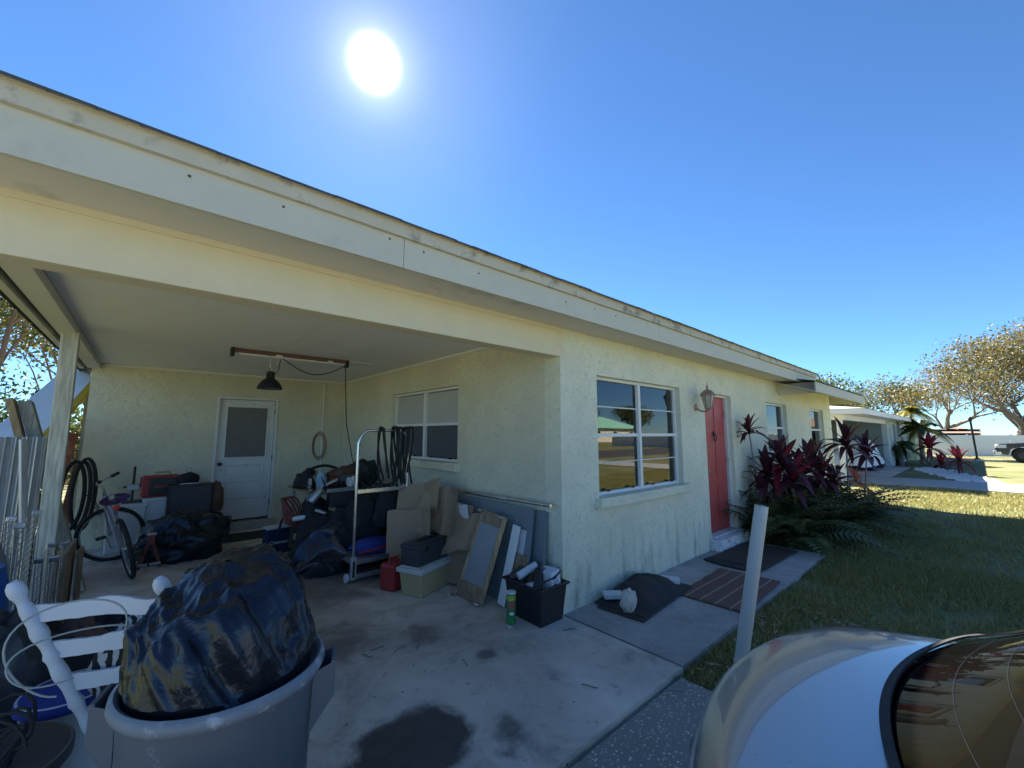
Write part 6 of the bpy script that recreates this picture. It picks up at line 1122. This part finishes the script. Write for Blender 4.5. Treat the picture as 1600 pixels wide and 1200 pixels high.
# palms and red plants in the neighbour's bed
def palm(name, label, base, h_, nfr, L, mts, seed, lean=0):
    rr = random.Random(seed); base = Vector(base); t_ = thing(name, label, 'palm', base); top_ = base+Vector((lean, 0, h_)); MB().tube([base, base.lerp(top_, .5)+Vector((.04, 0, 0)), top_], [.11, .09, .07], 10).build('trunk', M['bark'], t_, smooth=True)
    for i in range(nfr):
        az = i*2.399+rr.uniform(-.3, .3); el = rad(rr.uniform(10, 75)); L_ = L*rr.uniform(.8, 1.15); o2 = Vector((math.cos(az), math.sin(az), 0)); V, F = [], []; n = 26
        def pt(t__): return top_+o2*(L_*t__*math.cos(el)*(1-.12*t__))+Vector((0, 0, L_*(math.sin(el)*t__-.95*t__*t__*math.cos(el*.7))))
        sd_ = Vector((-o2.y, o2.x, 0))
        for j in range(1, n):
            t1 = j/n; p_ = pt(t1); d_ = (pt(min(1, t1+.03))-p_).normalized(); ll = L_*.30*math.sin(math.pi*min(1, .12+.86*t1))
            for s_ in (-1, 1):
                q_ = p_+(sd_*s_*.8+d_*.55).normalized()*ll+Vector((0, 0, -ll*.45)); b_ = len(V); w_ = d_*.035; V += [tuple(p_-w_), tuple(p_+w_), tuple(q_)]; F.append((b_, b_+1, b_+2))
        b_ = len(V)
        for j in range(9): p_ = pt(j/8); V += [tuple(p_-sd_*.018), tuple(p_+sd_*.018), tuple(p_+Vector((0,0,.02)))]
        for j in range(8): a = b_+3*j; F += [(a, a+3, a+4), (a, a+4, a+1)]
        fast('frond', V, F, mts[i % len(mts)], t_)
    return t_
palm('garden_palm', 'arching palm with yellow and dark green fronds before the lime wall', (31.6, 2.15, ZG), 1.75, 18, 1.7, [M['palm'], M['palmy'], M['palm']], 2)
palm('garden_palm', 'dark low palm against the grey green neighbour wall', (28.9, 2.75, ZG), .9, 14, 1.15, [M['palm']], 4)
palm('garden_palm', 'bushy palm rising behind the neighbour roof', (47, 3.6, ZG), 3.3, 22, 1.9, [M['palm'], M['palmy']], 8)
def redplant(x, y, h_, label, s_, kind, seed):
    t_ = thing('red_shrub', label, 'plant', (x, y, ZG), 'red plants in the neighbour bed'); MB().tube([(x, y, ZG), (x+.03, y, ZG+h_)], .03, 6).build('stem', M['bark'], t_); rosette(t_, (x+.03, y, ZG+h_), 22, kind, s_, seed=seed, rmix=.5 if kind == 'dark' else 0); return t_
redplant(30.0, 1.75, .95, 'bright magenta cordyline in front of the palm', 1.7, 'red', 3); redplant(27.5, 1.3, .25, 'low crimson plant beside the white pebbles', 1.3, 'red', 4)
redplant(24.0, .62, .55, 'dark red cordyline standing in the pebble bed', 1.25, 'dark', 5); redplant(29.2, 2.9, .2, 'grey green agave like plant under the dark low palm', 1.5, 'dark', 6)
def pebbles(n):
    V, F = [], []; 
    for i in range(n):
        f = NR.rand(); x = 21.2+5.2*f+NR.normal(0, .15); y = .15+1.5*f+NR.normal(0, .22); r = NR.uniform(.04, .1); b_ = len(V)
        V += [(x-r, y-r, ZG), (x+r, y-r, ZG), (x+r, y+r, ZG), (x-r, y+r, ZG), (x, y, ZG+r*1.3)]; F += [(b_, b_+1, b_+4), (b_+1, b_+2, b_+4), (b_+2, b_+3, b_+4), (b_+3, b_, b_+4)]
    o_ = fast('white_pebbles', V, F, M['pebble']); o_['kind'] = 'stuff'
pebbles(900)
# white vinyl fence across the far side
fe = thing('vinyl_fence', 'long white vinyl privacy fence across the far yard', 'fence', (44, 0, ZG))
for i in range(14):
    y0 = 2.6-2.0*(i+1); MB().box(44, 44.05, y0+.07, y0+1.93, ZG+.05, 1.42).build('panel', M['vinyl'], fe); MB().box(43.96, 44.09, y0-.065, y0+.065, ZG, 1.5).build('post', M['vinyl'], fe)
    MB().box(43.97, 44.08, y0+.068, y0+1.93, 1.34, 1.44).build('rail', M['vinyl'], fe)
lp = thing('lamp_post', 'slim black post standing in front of the white fence', 'post', (39.0, .2, ZG)); MB().tube([(39, .22, ZG), (39, .30, 2.35)], .055, 10).build('pole', M['blackm'], lp, smooth=True); MB().lathe([(.12, 0), (.12, .08), (.06, .12)], 12, (39, .22, ZG)).build('base', M['blackm'], lp, smooth=True); MB().lathe([(.07, 0), (.10, .1), (.09, .22), (.02, .3)], 10, (39, .30, 2.33)).build('lantern', M['blackm'], lp, smooth=True)
struct('garden_kerb', MB().box(36.5, 36.7, -1.4, 2.4, ZG-.05, .06), M['walk'])
# dark pickup in the far driveway, nose toward the neighbour's house
tk = thing('pickup_truck', 'dark navy pickup truck parked before the white fence', 'truck', (37.4, -3.2, ZG)); tk0 = MB(); TY = -.55; TX0, TX1 = 36.4, 38.3
pr_ = [(0, .45), (.02, .85), (.12, 1.02), (1.35, 1.12), (2.05, 1.72), (3.5, 1.76), (3.75, 1.12), (5.4, 1.10), (5.45, .5), (4.85, .42), (4.75, .75), (4.25, .85), (3.8, .75), (3.7, .42), (1.5, .42), (1.42, .75), (.98, .88), (.55, .75), (.45, .42)]
k_ = len(pr_); tk0.add([(TX0, TY-a, ZG+z) for a, z in pr_]+[(TX1, TY-a, ZG+z) for a, z in pr_], [tuple(range(k_)), tuple(range(2*k_-1, k_-1, -1))]+[(i, i+k_, (i+1) % k_+k_, (i+1) % k_) for i in range(k_)]); tk0.build('body', M['navycar'], tk, bevel=.05)
for a in (.98, 4.28):
    for x_ in (TX0+.1, TX1-.1): wo_ = MB().lathe([(.22, -.12), (.38, -.12), (.40, 0), (.38, .12), (.22, .12)], 28, (x_, TY-a, ZG+.40), axis=(1, 0, 0)).build('wheel', M['tyre'], tk, smooth=True, sharp=40); MB().lathe([(.23, 0), (.2, .02), (.08, .04), (0, .04)], 18, (x_+(-.11 if x_ < 37 else .11), TY-a, ZG+.40), axis=(-1 if x_ < 37 else 1, 0, 0)).build('rim', M['darkgrey'], wo_, smooth=True)
for x_ in (TX0+.02, TX1-.42): MB().box(x_, x_+.4, TY-.12, TY+.02, ZG+.78, ZG+.98).build('headlight', M['lens'], tk, bevel=.03)
MB().box(TX0-.03, TX0-.001, TY-.40, TY-.06, ZG+.80, ZG+.97).build('side_lamp', M['lens'], tk, bevel=.01); MB().box(TX0-.02, TX1+.02, TY-.2, TY+.10, ZG+.42, ZG+.62).build('bumper', M['chrome'], tk, bevel=.04); MB().box(TX0+.5, TX1-.5, TY-.02, TY+.03, ZG+.66, ZG+.98).build('grille', M['black'], tk, bevel=.02)
for a0, a1 in ((1.75, 2.55), (2.65, 3.5)): MB().add([(TX0-.004, TY-a0, ZG+1.18), (TX0-.004, TY-a1, ZG+1.18), (TX0-.004, TY-a1, ZG+1.66), (TX0-.004, TY-max(a0, 2.05), ZG+1.66)], [(0,1,2,3)]).build('side_window', M['glassd'], tk)
# houses beyond the fence and across the street
def small_house(name, label, x0, x1, y0, y1, hw, hr, mw, mr, face, group='houses around'):
    t_ = thing(name, label, 'house', ((x0+x1)/2, (y0+y1)/2, ZG), group); MB().box(x0, x1, y0, y1, ZG, hw).build('wall', mw, t_); e = .6; xm, ym = (x0+x1)/2, (y0+y1)/2
    mb = MB(); a, b, c, d = x0-e, x1+e, y0-e, y1+e; L_ = min(b-a, d-c)/2
    top2 = [(a+L_, ym, hr), (b-L_-.01, ym, hr)] if b-a > d-c else [(xm, c+L_, hr), (xm, d-L_-.01, hr)]
    P = [(a,c,hw),(b,c,hw),(b,d,hw),(a,d,hw)]+top2
    mb.add(P, [(0,1,5,4),(1,2,5),(2,3,4,5),(3,0,4),(3,2,1,0)] if b-a > d-c else [(0,1,4),(1,2,5,4),(2,3,5),(3,0,4,5),(3,2,1,0)]); mb.build('roof', mr, t_)
    for i in range(3):
        f = (i+.5)/3
        if face == '-x': wn = MB().box(x0-.05, x0-.001, y0+(y1-y0)*f-.7, y0+(y1-y0)*f+.7, .8, 2.0).build('window', M['white'], t_); MB().box(x0-.06, x0-.051, y0+(y1-y0)*f-.62, y0+(y1-y0)*f+.62, .88, 1.92).build('pane', M['glassd'], wn)
        else: wn = MB().box(x0+(x1-x0)*f-.7, x0+(x1-x0)*f+.7, y1+.001, y1+.05, .8, 2.0).build('window', M['white'], t_); MB().box(x0+(x1-x0)*f-.62, x0+(x1-x0)*f+.62, y1+.051, y1+.06, .88, 1.92).build('pane', M['glassd'], wn)
    return t_
small_house('far_house', 'cream house with a red brown roof beyond the white fence', 58, 66, .2, 2.5, 1.6, 2.2, M['cream'], M['roofbrown'], '-x')
small_house('far_house', 'tan house with a brown roof right of the pale limbed tree', 76, 90, -16, -6.2, 2.6, 4.4, M['cream'], M['roofbrown'], '-x')
small_house('far_house', 'house with a pale green metal roof across the street', 58, 74, -50, -40, 2.5, 5.0, M['cream'], M['roofgreen'], '+y')
small_house('far_house', 'beige house across the street behind the driveway', 24, 40, -48, -38, 2.6, 4.8, M['cream'], M['roofbrown'], '+y'); small_house('far_house', 'white house far down the street', 100, 118, -46, -36, 2.6, 4.8, M['cover'], M['roofbrown'], '+y')
SG = 'street trees opposite'
for i, (x, y, h_) in enumerate(((60, -58, 8), (74, -57, 9), (86, -50, 7.5), (48, -60, 9), (108, -60, 9), (30, -58, 8), (130, -50, 9), (14, -56, 8))):
    branch_tree('street_tree', ['tree behind the green roofed house', 'tall tree at the corner of the green roofed house', 'tree between the green roofed house and the white house', 'tree at the gap beside the beige house', 'tree behind the white house down the street', 'tree behind the beige house', 'last tree down the street', 'tree left of the beige house'][i], (x, y, ZG), h_, 1.1, M['bark'], [Lg, Ll], 50+i, .35, .25, 4, 3500, .28, 1.2, group=SG)
